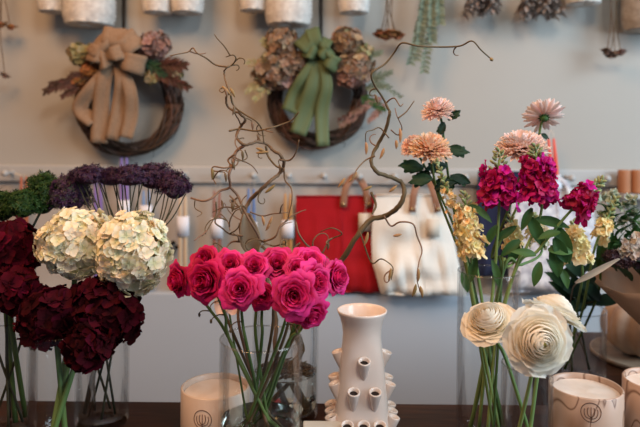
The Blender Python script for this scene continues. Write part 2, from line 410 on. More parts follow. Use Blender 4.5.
# peg rail with its knobs
rz = P(320, 176, WY).z
rail = thing('peg_rail', P(320, 190, WY), 'long pale painted peg rail running across the wall with round knobs', 'peg rail')
M = MB(); zt = P(320, 167, WY).z; zb = P(320, 184, WY).z
M.box((-2.19, WR - .012, zb), (2.39, WR, zt)); M.build('rail_board', RAILM, rail, bevel=.004, flat=True)
def pegx(k): return 15 + 34.3 * k
PEG = {}
for k in range(-1, 19):
    x = P(pegx(k), 175, WY).x; z = (zt + zb) / 2 + .002; PEG[k] = Vector((x, WR - .012, z))
    M = MB(); prof = [(.006, 0), (.005, .008), (.0035, .02), (.0035, .028), (.0075, .033), (.009, .039), (.0075, .045), (.002, .048), (0.0001, .0485)]
    rows = [[PEG[k] + Vector((r_ * math.cos(2*PI*j/14), -h_, r_ * math.sin(2*PI*j/14))) for j in range(14)] for r_, h_ in prof]
    M.grid(rows, closed=True); M.build('knob', RAILM, rail)

# table and side table
TZ = .75
def table(name, x0, x1, y0, y1, label):
    t = thing(name, ((x0+x1)/2, (y0+y1)/2, 0), label, 'table')
    M = MB(); M.box((x0, y0, TZ - .035), (x1, y1, TZ)); M.build('tabletop', TABLE, t, bevel=.003, flat=True)
    for sx in (x0 + .04, x1 - .1):
        for sy in (y0 + .04, y1 - .1):
            M = MB(); M.box((sx, sy, 0), (sx + .06, sy + .06, TZ - .035)); M.build('leg', TABLE, t, bevel=.002, flat=True)
    return t
table('display_table', -.95, 1.0, .45, .957, 'long dark brown wooden table carrying the front vases and candles')
table('side_table', .40, 1.15, .962, 1.32, 'dark wooden table behind, at right, under the tray and the leaf vase')
def TB(px, Y):          # point on the table top at pixel column px, depth Y
    p = P(px, 300, Y); p.z = TZ
    py = 300
    for _ in range(6):
        q = P(px, py, Y); py += (q.z - TZ) * FPX / Y
    return P(px, py, Y)

# ================================================================== VASES
def glass_vase(px, Y, wpx, rimy, label, group=None, water=0, z=TZ, cls='glass_vase', th=.0022, flare=0):
    b = TB(px, Y); b.z = z; R = S(wpx, Y) / 2; h = P(px, rimy, Y).z - TZ
    v = thing(cls, b, label, 'vase', group)
    M = MB()
    prof = [(.0005, .0), (R*.92, .0), (R, .004), (R, .012), (R + flare*.3, h*.6), (R + flare, h - .002), (R - th/2 + flare, h + .0008), (R - th + flare, h - .002), (R - th + flare*.3, h*.6), (R - th, .014), (R*.85, .010), (.0005, .009)]
    M.lathe(prof, b, 56); M.build('glass_body', GLASS, v)
    M = MB(); rows = []
    for i in range(9):
        a = 2*PI*i/8; rows.append([b + Vector(((R + flare - th/2 + th*.6*math.cos(a)) * math.cos(2*PI*k/56), (R + flare - th/2 + th*.6*math.cos(a)) * math.sin(2*PI*k/56), h + th*.6*math.sin(a))) for k in range(56)])
    M.grid(rows, closed=True); M.build('rim', GLASS, v)
    if water:
        water = P(px, water, Y).z - TZ + .003
        M = MB(); Rw = R - th - .0006
        M.lathe([(.0005, .0115), (Rw*.85, .0115)], b, 48); M.lathe([(Rw*.85, .0115), (Rw, .016)], b, 48); M.lathe([(Rw, .016), (Rw, water - .003)], b, 48); M.lathe([(Rw, water - .003), (.0005, water - .003)], b, 48)
        w_ = M.build('water', WATER); w_['label'] = 'clear water standing in the ' + label.split(' with ')[0]; w_['category'] = 'water'
    return b, R, h
vA = glass_vase(8, 1.22, 54, 318, 'clear glass vase at the far left edge holding dark red flowers', water=0)
vB = glass_vase(61, 1.13, 64, 330, 'clear glass vase holding thick green hydrangea stems', water=0)
vC = glass_vase(102, 1.265, 52, 322, 'clear glass vase with dark stems right of the hydrangea stems', water=0)
vD = glass_vase(260, 1.10, 83, 338, 'large clear glass cylinder vase holding the pink roses', water=418)
vE = glass_vase(285, 1.305, 66, 290, 'clear glass vase holding the twisted willow branches behind the roses', water=371)
vF = glass_vase(487, 1.2, 61, 271, 'tall clear glass vase holding magenta stock and peach chrysanthemums', water=0)
vG = glass_vase(526, 1.08, 50, 364, 'short clear glass vase holding the cream ranunculus', water=0)
vH = glass_vase(574, 1.53, 60, 308, 'clear glass vase of dark leaves behind the marbled candle', water=0)

# ================================================================== WHITE TULIPIERE VASE
def tulipiere():
    Y = 1.2; b = TB(361, Y); k = Y / FPX
    v = thing('tulipiere_vase', b, 'glossy blush ceramic vase covered in small conical spouts', 'vase')
    zs = lambda py: P(361, py, Y).z - b.z
    M = MB()
    # rounded-triangular body lathe with squarish section
    prof = [(26, 461), (30, 457), (30, 440), (28, 415), (25, 385), (22, 358), (19.8, 342), (19.2, 333), (20, 325), (22, 318), (24.5, 312), (25, 310)]
    inner = [(24, 309.3), (22.5, 311.5), (20, 318), (18, 326), (17.5, 340), (22, 380), (26, 440), (.1, 441)]
    n = 48; rows = []
    for R, py in prof + inner:
        z = zs(py); row = []
        sq = max(0, min(1, (py - 335) / 30)) if (R, py) in prof else 0
        for j in range(n):
            a = 2*PI*j/n + PI/4
            e = 2 + 2.2 * sq
            r_ = R * k / ((abs(math.cos(a))**e + abs(math.sin(a))**e) ** (1/e)) * (1 - .04*sq)
            row.append(b + Vector((r_ * math.cos(a), r_ * math.sin(a), max(z, .001))))
        rows.append(row)
    M.grid(rows, closed=True); M.build('body', CERAM, v)
    def spout(px, py, side):
        # side: 0 front, +-1 sides
        t = (py - 335) / 100; half = (19.2 + (py - 338) * .118) * k
        z = zs(py)
        if side == 0:
            ox = (px - 361) * k; p = b + Vector((ox, -half * .96, z)); out = Vector((0, -1, 0))
        elif side == 2:
            ox = (px - 361) * k; p = b + Vector((ox, half * .96, z)); out = Vector((0, 1, 0))
        else:
            p = b + Vector((side * half * .96, (px - 361) * k, z)); out = Vector((side, 0, 0))
        M = MB()
        tip = p + out * (.011 if side == 0 else .006); base = p + Vector((0, 0, -.03)) - out * (.001 if side == 0 else .004)
        d = (tip - base); rows = []
        F = frame(d.normalized())
        L = d.length
        for q, r_ in ((0, .003), (.3, .0052), (.7, .0074), (.95, .0084), (1.0, .0083), (1.0, .0066), (.8, .0055)):
            rows.append([base + F @ Vector((r_ * math.cos(2*PI*j/14), r_ * math.sin(2*PI*j/14), q * L)) for j in range(14)])
        M.grid(rows, closed=True); s_ = M.build('spout', CERAM, v)
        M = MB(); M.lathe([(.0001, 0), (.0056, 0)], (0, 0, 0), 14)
        M.v = [base + F @ Vector((q.x, q.y, .86 * L)) for q in M.v]; M.build('shade_disc', SPOUT_SHADE, s_)  # dark disc closing the spout, standing in for its inner shade
    for side in (0, 1, -1, 2):
        spout(361.5, 351, side); spout(351.5, 379, side); spout(372, 379, side)
        for x in (345.5, 361, 376.5): spout(x, 409, side)
        for x in (340, 354, 368, 382): spout(x, 437, side)
tulipiere()

# ================================================================== CANDLES
def candle(px, Y, wpx, rimy, label, m, wx, emb_px, emb=True, emb_py=415):
    b = TB(px, Y); R = S(wpx, Y) / 2; h = P(px, rimy, Y).z - TZ
    emb_az = -PI/2 - math.atan2(b.x, b.y) + math.asin((emb_px - px) / (wpx / 2))
    c = thing('jar_candle', b, label, 'candle', None)
    M = MB(); M.lathe([(.0005, 0), (R*.9, 0), (R*.97, .004), (R, .012), (R, h - .0015), (R - .0015, h), (R - .0035, h - .0015), (R - .004, h - .01), (R-.0045, .012), (.0005, .01)], b, 64)
    M.build('jar', m, c)
    M = MB(); rows = []
    for i in range(10):
        r_ = (R - .0042) * i / 9; rows.append([b + Vector((max(r_, .0002) * math.cos(2*PI*k/40), max(r_, .0002) * math.sin(2*PI*k/40), h - .008 + .0015 * noise.noise(Vector((r_ * 60 * math.cos(2*PI*k/40), r_ * 60 * math.sin(2*PI*k/40), px))))) for k in range(40)])
    M.grid(rows, closed=True); M.build('wax', wx, c)
    if emb:
        M = MB(); rr = .0118; zc = P(emb_px, emb_py, Y - R / KD).z - TZ
        def on(u, w_):  # u horizontal metres, w vertical metres
            a = emb_az + u / R
            return b + Vector(((R + .0002) * math.cos(a), (R + .0002) * math.sin(a), zc + w_))
        M.tube([on(rr * math.cos(2*PI*i/28), rr * math.sin(2*PI*i/28)) for i in range(29)], .00045, 5)
        M.tube([on(0, -rr*.95), on(0, rr*.55)], .0005, 5)
        for sg in (-1, 1):
            M.tube(cat_rom([on(0, -rr*.55), on(sg*rr*.28, -rr*.3), on(sg*rr*.36, rr*.15), on(sg*rr*.28, rr*.5)], 4), .00045, 5)
            M.tube(cat_rom([on(0, -rr*.7), on(sg*rr*.5, -rr*.5), on(sg*rr*.68, 0), on(sg*rr*.62, rr*.35)], 4), .00045, 5)
        M.build('stamp', EMB, c)
    return c
candle(215, 1.19, 68, 385, 'pale beige jar candle with round stamp left of the rose vase', CAND, WAX, 203, True, 420)
candle(585, 1.16, 70, 385, 'brown marbled jar candle with round stamp in front of the leaf vase', CANDM, WAXP, 590, True, 413)
candle(659, 1.2, 68, 379, 'marbled jar candle cut off by the right edge of the photo', CANDM, WAXP, 659, emb=False)
# small dish of pale card in front of the willow vase
M = MB(); b = TB(322, 1.14); zt_ = P(322, 426, 1.14).z
M.box((b.x - .025, b.y - .016, TZ), (b.x + .025, b.y + .016, zt_)); o = M.build('small_box', TAGM, bevel=.002, flat=True)
tag(o, 'small pale box at the bottom edge between rose vase and ceramic vase', 'box')

# ================================================================== HYDRANGEAS, BURGUNDY HEADS
def stem_thing(name, head_c, base, label, cat, group=None):
    return thing(name, base, label, cat, group)
def inside(v, a, q, z=.012):      # point inside vase v on its bottom
    b, R, _ = v; return b + Vector((R * q * math.cos(a), R * q * math.sin(a), z))
def add_stem(t, a, b, via, r0, r1, m, n=7, sub=7, kink=0):
    pts = cat_rom([a] + via + [b], sub)
    if kink: pts = [p + rvec() * kink if 0 < i < len(pts) - 1 else p for i, p in enumerate(pts)]
    M = MB(); M.tube(pts, lerp_list([r0, r1], len(pts)), n); M.build('stem', m, t); return pts
def rim(v, head, h, q=.72):
    b, R, h = v; h -= .004; d = Vector((head.x - b.x, head.y - b.y, 0)); L = d.length
    return b + (d / max(L, 1e-6)) * min(L * .6, R * q) + Vector((0, 0, h))
def foot(v, head, q=.5, jit=.5):
    b, R, _ = v; d = Vector((head.x - b.x, head.y - b.y, 0)); a = math.atan2(d.y, d.x) + PI + rnd(-jit, jit)
    q = q * min(1, d.length / R * .8 + .25)
    return b + Vector((R * q * math.cos(a), R * q * math.sin(a), .012))
def hyd(px, py, Y, R, vase, a, label, m, nflo, fr, nm='hydrangea', sq=(1, 1, .88), sm=None, leaves=0, lift=.0, group=None, rs=.0036):
    c = P(px, py, Y); base = foot(vase, c, .7, 1.2); t = thing(nm, base, label, 'flower', group)
    M = MB(); floret_ball(M, c, S(R, Y) - fr*.35, fr, nflo, sq); 
    M.blob(c, S(R, Y)*.72, S(R, Y)*.72, S(R, Y)*.62, 12, 8, t=0, r=.2)
    M.build('flower_head', m, t)
    top = rim(vase, c, .15)
    add_stem(t, c - Vector((0, 0, S(R, Y)*.4)), base, [c.lerp(top, .6), top], rs, rs, sm or PALESTEM)
    return t, c
hyd(77, 243, 1.2, 38, vB, .2, 'cream-white hydrangea head on the left, dark red flowers on its left side', HWHITE, 560, .0084)
hyd(133, 252, 1.17, 37, vB, 2.6, 'white hydrangea head on the right, leaning over towards the pink roses', HWHITE, 560, .0084, sq=(.94, 1, 1.12))
hyd(52, 316, 1.13, 33, vB, 4.2, 'small dark burgundy bloom on the left under the cream hydrangea', BURG, 120, .0145, 'burgundy_hydrangea')
hyd(103, 312, 1.15, 38, vC, 1.0, 'large dark burgundy bloom under the right white hydrangea', BURG, 150, .0145, 'burgundy_hydrangea', sm=DARKSTEM)
hyd(88, 345, 1.08, 24, vB, 5.3, 'lowest dark burgundy bloom hanging over the vase of green stems', BURG, 70, .0135, 'burgundy_hydrangea')
hyd(6, 250, 1.22, 35, vA, .6, 'dark red flower cluster at the left edge beside the cream hydrangea', BURG2, 140, .0145, 'red_hydrangea', sm=STEM)
hyd(14, 290, 1.16, 24, vA, 2.4, 'lower dark red bloom at the left edge above the glass vase', BURG2, 80, .014, 'red_hydrangea', sm=STEM)
# extra dark stems in vC and green stem bits in vA belong to the filler flowers below
# ---- moss green and purple fillers
def fuzz(px, py, Y, R, vase, a, label, m, n, sq, nm, pr=.0035, sm=DARKSTEM, lump=.15, q=.5):
    c = P(px, py, Y); base = inside(vase, a, q); t = thing(nm, base, label, 'flower')
    M = MB(); fuzz_ball(M, c, S(R, Y), n, pr, sq, lump=lump)
    M.blob(c, S(R, Y)*.8*sq[0], S(R, Y)*.8*sq[1], S(R, Y)*.8*sq[2], 12, 8, t=0, r=.1)
    M.build('flower_head', m, t)
    top = vase[0] + Vector((vase[1]*.6*math.cos(a+PI), vase[1]*.6*math.sin(a+PI), vase[2]))
    add_stem(t, c - Vector((0, 0, S(R, Y)*.6)), base, [c.lerp(top, .55), top], .0018, .0018, sm)
fuzz(43, 196, 1.3, 19, vA, .3, 'moss green fluffy bloom sticking up at left beside the purple one', GREENF, 1500, (.9, .9, 1.2), 'green_dianthus')
fuzz(22, 206, 1.26, 15, vA, 1.9, 'dark green fluffy bloom behind the red cluster at left edge', GREENF, 1000, (1.1, 1, 1), 'green_dianthus')
fuzz(2, 208, 1.28, 15, vA, 3.6, 'dark green fluffy bloom cut off by the left edge', GREENF, 900, (1.1, 1, 1.1), 'green_dianthus')
fuzz(70, 196, 1.3, 20, vA, 5.2, 'purple and green fluffy bloom between green bloom and purple clusters', PURPG, 1700, (1, .9, 1.0), 'purple_trachelium')
# trachelium umbels
TR = [(89, 177, 14, (1, .9, .75), 'leftmost dark purple umbel, rounded, on the tall thin stems'),
      (111, 179, 13, (1.1, .9, .72), 'dark purple umbel second from left on tall thin stems'),
      (130, 178, 15, (1.1, .9, .75), 'dark purple umbel in the middle of the row below the burlap wreath'),
      (154, 179, 16, (1.05, .9, .9), 'dark purple umbel second from right on tall thin stems'),
      (175, 189, 13, (.95, .9, 1.1), 'rightmost dark purple umbel drooping beside the cream taper candles')]
for i, (px, py, R, sq, lab) in enumerate(TR):
    Y = 1.27 + .02 * (i % 2); c = P(px, py, Y); base = inside(vC, i * 1.25, .5); t = thing('trachelium', base, lab, 'flower')
    M = MB(); sq = (sq[0] * 1.22, sq[1], sq[2]); fuzz_ball(M, c, S(R, Y), 1700, .003, sq, -.25, .3); M.blob(c, S(R, Y)*.75*sq[0], S(R,Y)*.7, S(R,Y)*.7*sq[2], 12, 8, t=0, r=.1)
    M.build('flower_head', PURP, t)
    node = P(118 + (px - 118) * .45 + 8, 238, 1.24); top = vC[0] + Vector((vC[1]*.6*math.cos(i*1.25+2), vC[1]*.6*math.sin(i*1.25+2), vC[2]))
    add_stem(t, node, base, [node.lerp(top, .5), top], .0015, .0018, DARKSTEM)
    for k in range(5):
        M = MB(); e = c + Vector((S(R, Y) * .7 * (k - 2) / 2 * sq[0], rnd(-.01, .01), -S(R, Y) * .35)); pts = cat_rom([node, node.lerp(e, .5) + Vector((rnd(-.006, .006), 0, -.004)), e], 4)
        M.tube(pts, .0009, 5); M.build('branchlet', DARKSTEM, t)

# ================================================================== PINK ROSES
RS = [(203, 259, 14, 1.15, -.3, .7, ROSE2, 'deep pink rose at upper left, behind the big left rose'),
      (177, 281, 16, 1.1, -1.0, -.1, ROSE2, 'leftmost deep pink rose, seen from the side'),
      (204, 281, 20, 1.05, -.45, .15, ROSE2, 'big deep pink rose second from left'),
      (230, 264, 14, 1.13, -.1, .5, ROSE, 'pink rose above the fully open rose at lower left'),
      (239, 289, 19, 1.02, 0, .25, ROSE, 'open pink rose at lower left centre of the bunch'),
      (254, 266, 14, 1.08, 0, .45, ROSE, 'small round pink rose in the top row near the middle'),
      (277, 263, 16, 1.1, .1, .6, ROSE, 'pink rose in the top row right of the middle'),
      (262, 296, 14, 1.07, 0, -.1, ROSE2, 'shadowed pink rose low in the middle between two open roses'),
      (294, 296, 21, 1.0, .1, .1, ROSE, 'largest wide-open pink rose with visible centre'),
      (297, 268, 12, 1.08, .2, .5, ROSE, 'small light pink rose above the largest rose'),
      (317, 283, 18, 1.05, .7, .2, ROSE, 'pink rose right beside the largest rose'),
      (311, 262, 17, 1.1, .3, .9, ROSE, 'pink rose at upper right of the bunch, tilted upwards'),
      (338, 277, 16, 1.09, 1.0, .2, ROSE, 'rightmost pink rose, seen side-on in front of red bag'),
      (312, 316, 16, 1.04, .4, -.5, ROSE, 'lowest pink rose hanging under the largest rose')]
for i, (px, py, R, Y, ax, az, m, lab) in enumerate(RS):
    c = P(px, py, Y); A = Vector((ax, -1, az)).normalized(); r = S(R, Y) * 1.22
    base = foot(vD, c, .65, .8); t = thing('rose', base, lab, 'rose')
    M = MB(); rose(M, c, A, r); M.build('bloom', m, t)
    back = c - A * r * .5
    M = MB()
    for k in range(5): petal(M, back, frame(A) @ Matrix.Rotation(k * 1.257, 3, 'Z'), r * .7, r * .16, .7, .2, .3, nu=3, nv=2)
    M.blob(back - A*.001, r*.2, r*.2, r*.2); M.build('sepals', LEAF, t)
    opp = rim(vD, c, 0, .74); mid = back.lerp(opp, .5) + Vector((rnd(-.004, .004), .003, -.003))
    add_stem(t, back, base, [mid, opp], .0016, .0022, STEM if i % 3 else BROWNSTEM)
    if i in (0, 1, 2, 4, 8, 11):
        M = MB(); sd = -1 if px < 260 else 1; q = curl(mid, Vector((sd, -.3, .25)), .02, .35 * sd, 0, 8); M.tube(q, lerp_list([.0009, .0006], len(q)), 5)
        M.blob(q[-1], .0016, .0016, .003); M.build('side_shoot', BROWNSTEM, t)
# side twigs with small dried leaflets on the left rose stems
# pale bud
c = P(227, 303, 1.16); base = inside(vD, 4, .2); t = thing('pale_rose', base, 'pale peach drooping petal flower half hidden under the pink roses', 'flower')
M = MB()
for k in range(7): petal(M, c + Vector((0, 0, .018)), dirframe(Vector((rnd(-.3, .4), -.25 + .1*k, -1)), Vector((0, -1, 0))), .034, .011, 0, .3, .3)
M.build('bloom', MUMK, t); add_stem(t, c + Vector((0, 0, .015)), base, [P(232, 330, 1.14)], .0012, .0015, STEM)

# ================================================================== WILLOW BRANCHES
def catkin(M, p, d, L=.013, W=.0022):
    d = Vector(d).normalized(); pts = [Vector(p) + d * L * q + Vector((math.sin(q*3)*.001, 0, 0)) for q in (0, .15, .4, .7, .9, 1)]
    M.tube(pts, [W*.2, W*.7, W, W*.8, W*.4, W*.1], 6)
def wpath(pts, Y0, Y1, sub=5):
    n = len(pts); return cat_rom([P(x, y, Y0 + (Y1 - Y0) * i / (n - 1) + (.012 * math.sin(i * 1.7))) for i, (x, y) in enumerate(pts)], sub)
def willow(label, main, Y0, Y1, r0, r1, twigs, ncurl, cats, base_a, below=None):
    base = inside(vE, base_a, .5)
    t = thing('willow_branch', base, label, 'branch')
    pts = wpath(main, Y0, Y1)
    low = cat_rom([base] + (below or [vE[0] + Vector((0, 0, .09)), vE[0] + Vector((-.01*math.cos(base_a), -.01, .17))]) + [pts[0]], 6)[:-1]
    allp = low + pts
    M = MB(); wob = [p + rvec() * .0006 for p in allp]
    M.tube(wob, [x * rnd(.9, 1.12) for x in lerp_list([r0*1.15, r0, (r0+r1)/2, r1], len(wob))], 9); M.build('bark', WILLOW, t)
    src = list(pts)
    for tw in twigs:
        q = wpath(tw[0], tw[1], tw[2]); M = MB(); M.tube(q, lerp_list([tw[3] * 1.45, tw[3] * .8], len(q)), 6); M.build('twig', WILLOW, t); src += q[2:]
    M = None
    for _ in range(ncurl):
        p = random.choice(src); M = MB(); q = curl(p, rvec() + Vector((0, 0, .2)), rnd(.02, .05), rnd(-.9, .9), 0)
        M.tube(q, lerp_list([.0012, .0006], len(q)), 5)
        if random.random() < .3: catkin(M, q[-1], Vector((rnd(-.3, .3), 0, -1)))
        M.build('twig', WILLOW, t)
    for (x, y, Y, dx, dy, L) in cats:
        M = MB(); catkin(M, P(x, y, Y), Vector((dx, 0, -dy)), L, .0024); M.build('dry_leaf', CATKIN, t)
willow('thick twisted willow branch curving up in front of the red and white bags',
       [(316, 300), (330, 275), (345, 256), (357, 236), (371, 220), (385, 216), (397, 208), (404, 195), (402, 183), (390, 177), (377, 172), (371, 161), (377, 146), (386, 130), (390, 111)],
       1.29, 1.2, .0042, .0022,
       [([(390, 112), (386, 104), (394, 98), (400, 106), (403, 104)], 1.2, 1.18, .0009),
        ([(390, 112), (383, 98), (374, 84), (372, 73), (385, 64), (394, 53), (402, 43), (418, 46), (440, 47), (460, 46), (472, 41), (481, 50), (490, 58)], 1.2, 1.12, .0011),
        ([(389, 138), (380, 128), (373, 130), (366, 133), (366, 146)], 1.2, 1.18, .0007),
        ([(391, 130), (398, 135), (402, 128), (397, 116), (395, 108)], 1.2, 1.18, .0007),
        ([(375, 156), (366, 160), (358, 168), (352, 178)], 1.2, 1.17, .0009),
        ([(384, 216), (391, 226), (400, 222), (413, 224), (417, 236), (422, 250), (419, 262), (417, 278), (420, 292)], 1.22, 1.17, .0009),
        ([(360, 232), (371, 262), (380, 259), (386, 261), (393, 268), (391, 280)], 1.24, 1.19, .0008),
        ([(336, 268), (322, 254), (308, 246), (299, 234), (296, 222)], 1.26, 1.24, .0013),
        ([(322, 254), (330, 240), (342, 234), (332, 228), (320, 232)], 1.25, 1.23, .0008),
        ([(371, 192), (376, 205), (372, 214)], 1.25, 1.22, .0015)],
       7, [(366, 142, 1.18, 0, 1, .017), (384, 148, 1.19, -.4, 1, .016), (400, 128, 1.18, 0, 1, .02), (396, 140, 1.18, 0, 1, .012), (418, 268, 1.17, 0, 1, .018), (420, 286, 1.17, .2, 1, .016), (416, 284, 1.17, -.3, 1, .018), (391, 268, 1.19, -.2, 1, .018),
           (345, 178, 1.18, -.6, .8, .016), (357, 172, 1.18, -.8, 1, .018), (389, 192, 1.2, .8, -.7, .014), (393, 236, 1.2, 1, -.2, .012), (368, 232, 1.2, -.3, 1, .02), (372, 186, 1.2, -1, .5, .014), (490, 58, 1.12, .6, 1, .005)], .3,
       below=[P(290, 372, 1.3), P(302, 350, 1.3), P(295, 330, 1.29), P(303, 314, 1.29)])
willow('slender curly willow branch making the arch in the middle of the photo',
       [(262, 262), (252, 250), (243, 242), (241, 228), (245, 210), (251, 199), (261, 190), (270, 181), (279, 174), (284, 165), (281, 156), (273, 150), (267, 144), (256, 142), (245, 145), (237, 138), (240, 127), (246, 120), (240, 114), (229, 108), (226, 99), (229, 92), (226, 82), (224, 72), (228, 66)],
       1.3, 1.18, .0028, .0011,
       [([(228, 67), (216, 65), (206, 58), (197, 53), (193, 48), (188, 52), (178, 54), (170, 56)], 1.18, 1.15, .0009),
        ([(226, 68), (232, 65), (236, 59), (233, 55), (226, 57)], 1.18, 1.17, .0008),
        ([(230, 92), (234, 106), (246, 115), (256, 121), (262, 130), (264, 143)], 1.19, 1.2, .0011),
        ([(229, 131), (240, 129), (256, 131), (270, 128), (280, 125), (292, 120), (299, 112)], 1.2, 1.17, .001),
        ([(245, 145), (236, 152), (233, 164), (229, 175), (230, 187), (220, 191), (212, 198), (203, 201), (191, 198)], 1.22, 1.2, .0016),
        ([(235, 154), (228, 160), (231, 166), (224, 168), (213, 167), (212, 176), (216, 184)], 1.22, 1.2, .001),
        ([(230, 187), (238, 196), (243, 208), (250, 221), (257, 233), (262, 241), (275, 237), (280, 226), (288, 220)], 1.24, 1.22, .0014),
        ([(266, 146), (268, 156), (276, 166), (282, 168)], 1.22, 1.2, .0013),
        ([(284, 168), (285, 180), (291, 188), (292, 200), (288, 218)], 1.22, 1.2, .0009),
        ([(216, 202), (216, 214), (212, 222), (206, 232), (202, 236)], 1.22, 1.2, .0008),
        ([(195, 200), (195, 208), (202, 213), (197, 217)], 1.2, 1.19, .0006),
        ([(243, 236), (230, 234), (222, 228), (215, 222), (220, 214), (228, 222), (230, 230)], 1.25, 1.22, .001),
        ([(244, 242), (232, 242), (226, 250), (228, 262)], 1.26, 1.25, .0011),
        ([(250, 212), (262, 216), (272, 214), (282, 213), (290, 212)], 1.24, 1.22, .0008),
        ([(238, 197), (232, 203), (233, 209), (240, 206), (243, 199), (247, 195)], 1.23, 1.21, .0009),
        ([(263, 242), (274, 246), (284, 244), (288, 250)], 1.25, 1.22, .001),
        ([(280, 160), (290, 160), (296, 152), (299, 140)], 1.21, 1.18, .001),
        ([(245, 150), (247, 158), (238, 161), (232, 157)], 1.22, 1.2, .0007)],
       40, [(222, 86, 1.17, .9, 1, .018), (230, 88, 1.17, .5, 1, .014), (212, 168, 1.19, 0, 1, .016), (256, 153, 1.2, 1, -.1, .018), (265, 193, 1.19, .8, -.7, .018), (262, 216, 1.2, .2, 1, .014), (256, 148, 1.2, 1, .4, .014)], 1.6,
       below=[vE[0] + Vector((-.015, 0, .09)), P(276, 320, 1.31), P(270, 290, 1.3)])
willow('thin straight-growing willow branch rising just left of the red bag',
       [(288, 300), (280, 280), (274, 262), (266, 250), (258, 243), (248, 226), (243, 214), (236, 203), (230, 196)],
       1.33, 1.28, .0026, .0012,
       [([(280, 276), (290, 262), (296, 250), (300, 243)], 1.31, 1.29, .001), ([(276, 266), (262, 262), (250, 264), (244, 256)], 1.31, 1.29, .001)],
       10, [(268, 226, 1.26, .4, -1, .015), (270, 222, 1.26, -.5, 1, .014)], 3.3,
       below=[vE[0] + Vector((.02, .01, .08)), P(292, 330, 1.33)])
# dried brown leaf caught among the branches
M = MB(); petal(M, P(253, 254, 1.27), dirframe(P(247, 212, 1.25) - P(253, 254, 1.27), Vector((0, -1, 0))), .062, .015, .1, -.1, .3, .1, 8, 6, .35)
o = M.build('dried_leaf', petal_mat('tan_dried_leaf', (.42, .3, .2), (.46, .33, .23), transl=.2, vs=.1), solid=.0006); tag(o, 'large tan dried leaf caught between the willow branches above the roses', 'leaf')
# added dark chips standing in for the brown reflection on the willow vase water
M = MB()
for i in range(150):
    a = rnd(0, 6.3); q = math.sqrt(rnd(0, 1)) * .88; c = vE[0] + Vector((vE[1]*q*math.cos(a), vE[1]*q*math.sin(a), P(285, 370, 1.305).z - TZ + rnd(-.001, .004)))
    d = Vector((rnd(-1, 1), rnd(-1, 1), rnd(-.1, .1))).normalized(); M.tube([c - d*.007, c, c + d*.007], [.0006, .0013, .0005], 5)
o = M.build('reflection_chips', BROWNSTEM); tag(o, 'dark chips added as the brown reflection on the water in the willow vase', 'bark', kind='stuff')

# ================================================================== RIGHT: CHRYSANTHEMUMS
def mumf(px, py, R, Y, A, m, label, basea, n=170, lo=-.35, via=None, leaves=(), flat=1):
    c = P(px, py, Y); A = Vector(A).normalized(); base = foot(vF, c, .6, .9); t = thing('chrysanthemum', base, label, 'flower')
    r = S(R, Y); M = MB(); mum(M, c - A * r * .3, A, r, n, lo, flat); M.build('bloom', m, t)
    back = c - A * r * .42
    M = MB(); M.blob(back, r*.2, r*.2, r*.16)
    for k in range(10): petal(M, back, frame(A) @ Matrix.Rotation(k * .628, 3, 'Z'), r * .3, r * .07, .0, .2, .3, nu=2, nv=2)
    M.build('calyx', LEAF, t)
    top = rim(vF, c, .215)
    pts = add_stem(t, back, base, [P(x, y, Y) for x, y in (via or [])] + [top], .0018, .002, STEM, 7)
    for (x, y, dx, dy, L) in leaves:
        M = MB(); p = P(x, y, Y - .004); d = Vector((dx, rnd(-.3, .1), -dy)).normalized(); leaf(M, p, d, L, L*.3, -.4, .2, ru=.25, up=Vector((0, -1, .5)))
        for sg in (-1, 1):
            F = dirframe(d, Vector((0, -1, .5)))
            for q in (.35, .6): petal(M, p + d * L * q, F @ Matrix.Rotation(sg * .8, 3, 'Z'), L * .4, L * .14, 0, -.2, .2, .1, 3, 2, .5)
        M.build('leaf', DLEAF, t)
mumf(438, 105, 17, 1.3, (-.1, -.35, 1), MUMK, 'topmost of the peach chrysanthemums on the left, above two others', 1.0, lo=-.6, via=[(442, 124), (446, 160), (455, 215)],
     leaves=[(444, 122, -.3, .8, .02), (448, 120, .6, -.5, .02), (446, 150, 1, .1, .03), (447, 165, -1, .2, .03), (450, 176, .9, .3, .028)])
mumf(412, 143, 14, 1.32, (-.5, -.4, .8), MUMP, 'small peach chrysanthemum partly hidden behind the apricot one', 2.0, n=130, via=[(424, 165), (440, 195), (460, 240)],
     leaves=[(424, 168, -1, -.1, .035), (430, 172, -.8, .5, .03), (436, 182, .9, 0, .03)])
mumf(431, 143, 21, 1.26, (.05, -.5, 1), MUMO, 'apricot orange chrysanthemum, wide and front-most on the left', 3.0, lo=-.45, n=210, flat=.85, via=[(432, 165), (438, 195), (455, 240)],
     leaves=[(432, 178, -.9, .2, .03), (435, 190, 1, -.4, .028)])
mumf(543, 113, 20, 1.3, (.1, .75, .75), MUMK, 'pale pink chrysanthemum highest on the right, its back turned to us', 4.0, n=120, lo=-.1, via=[(541, 125), (536, 150), (520, 200), (495, 255)],
     leaves=[(541, 134, .8, .5, .012), (541, 134, -.7, .7, .012)])
mumf(521, 141, 25, 1.27, (-.15, -.35, 1), MUMK, 'wide pale peach chrysanthemum above the magenta stock', 5.0, lo=-.35, n=240, flat=.75, via=[(523, 165), (512, 200), (492, 255)])

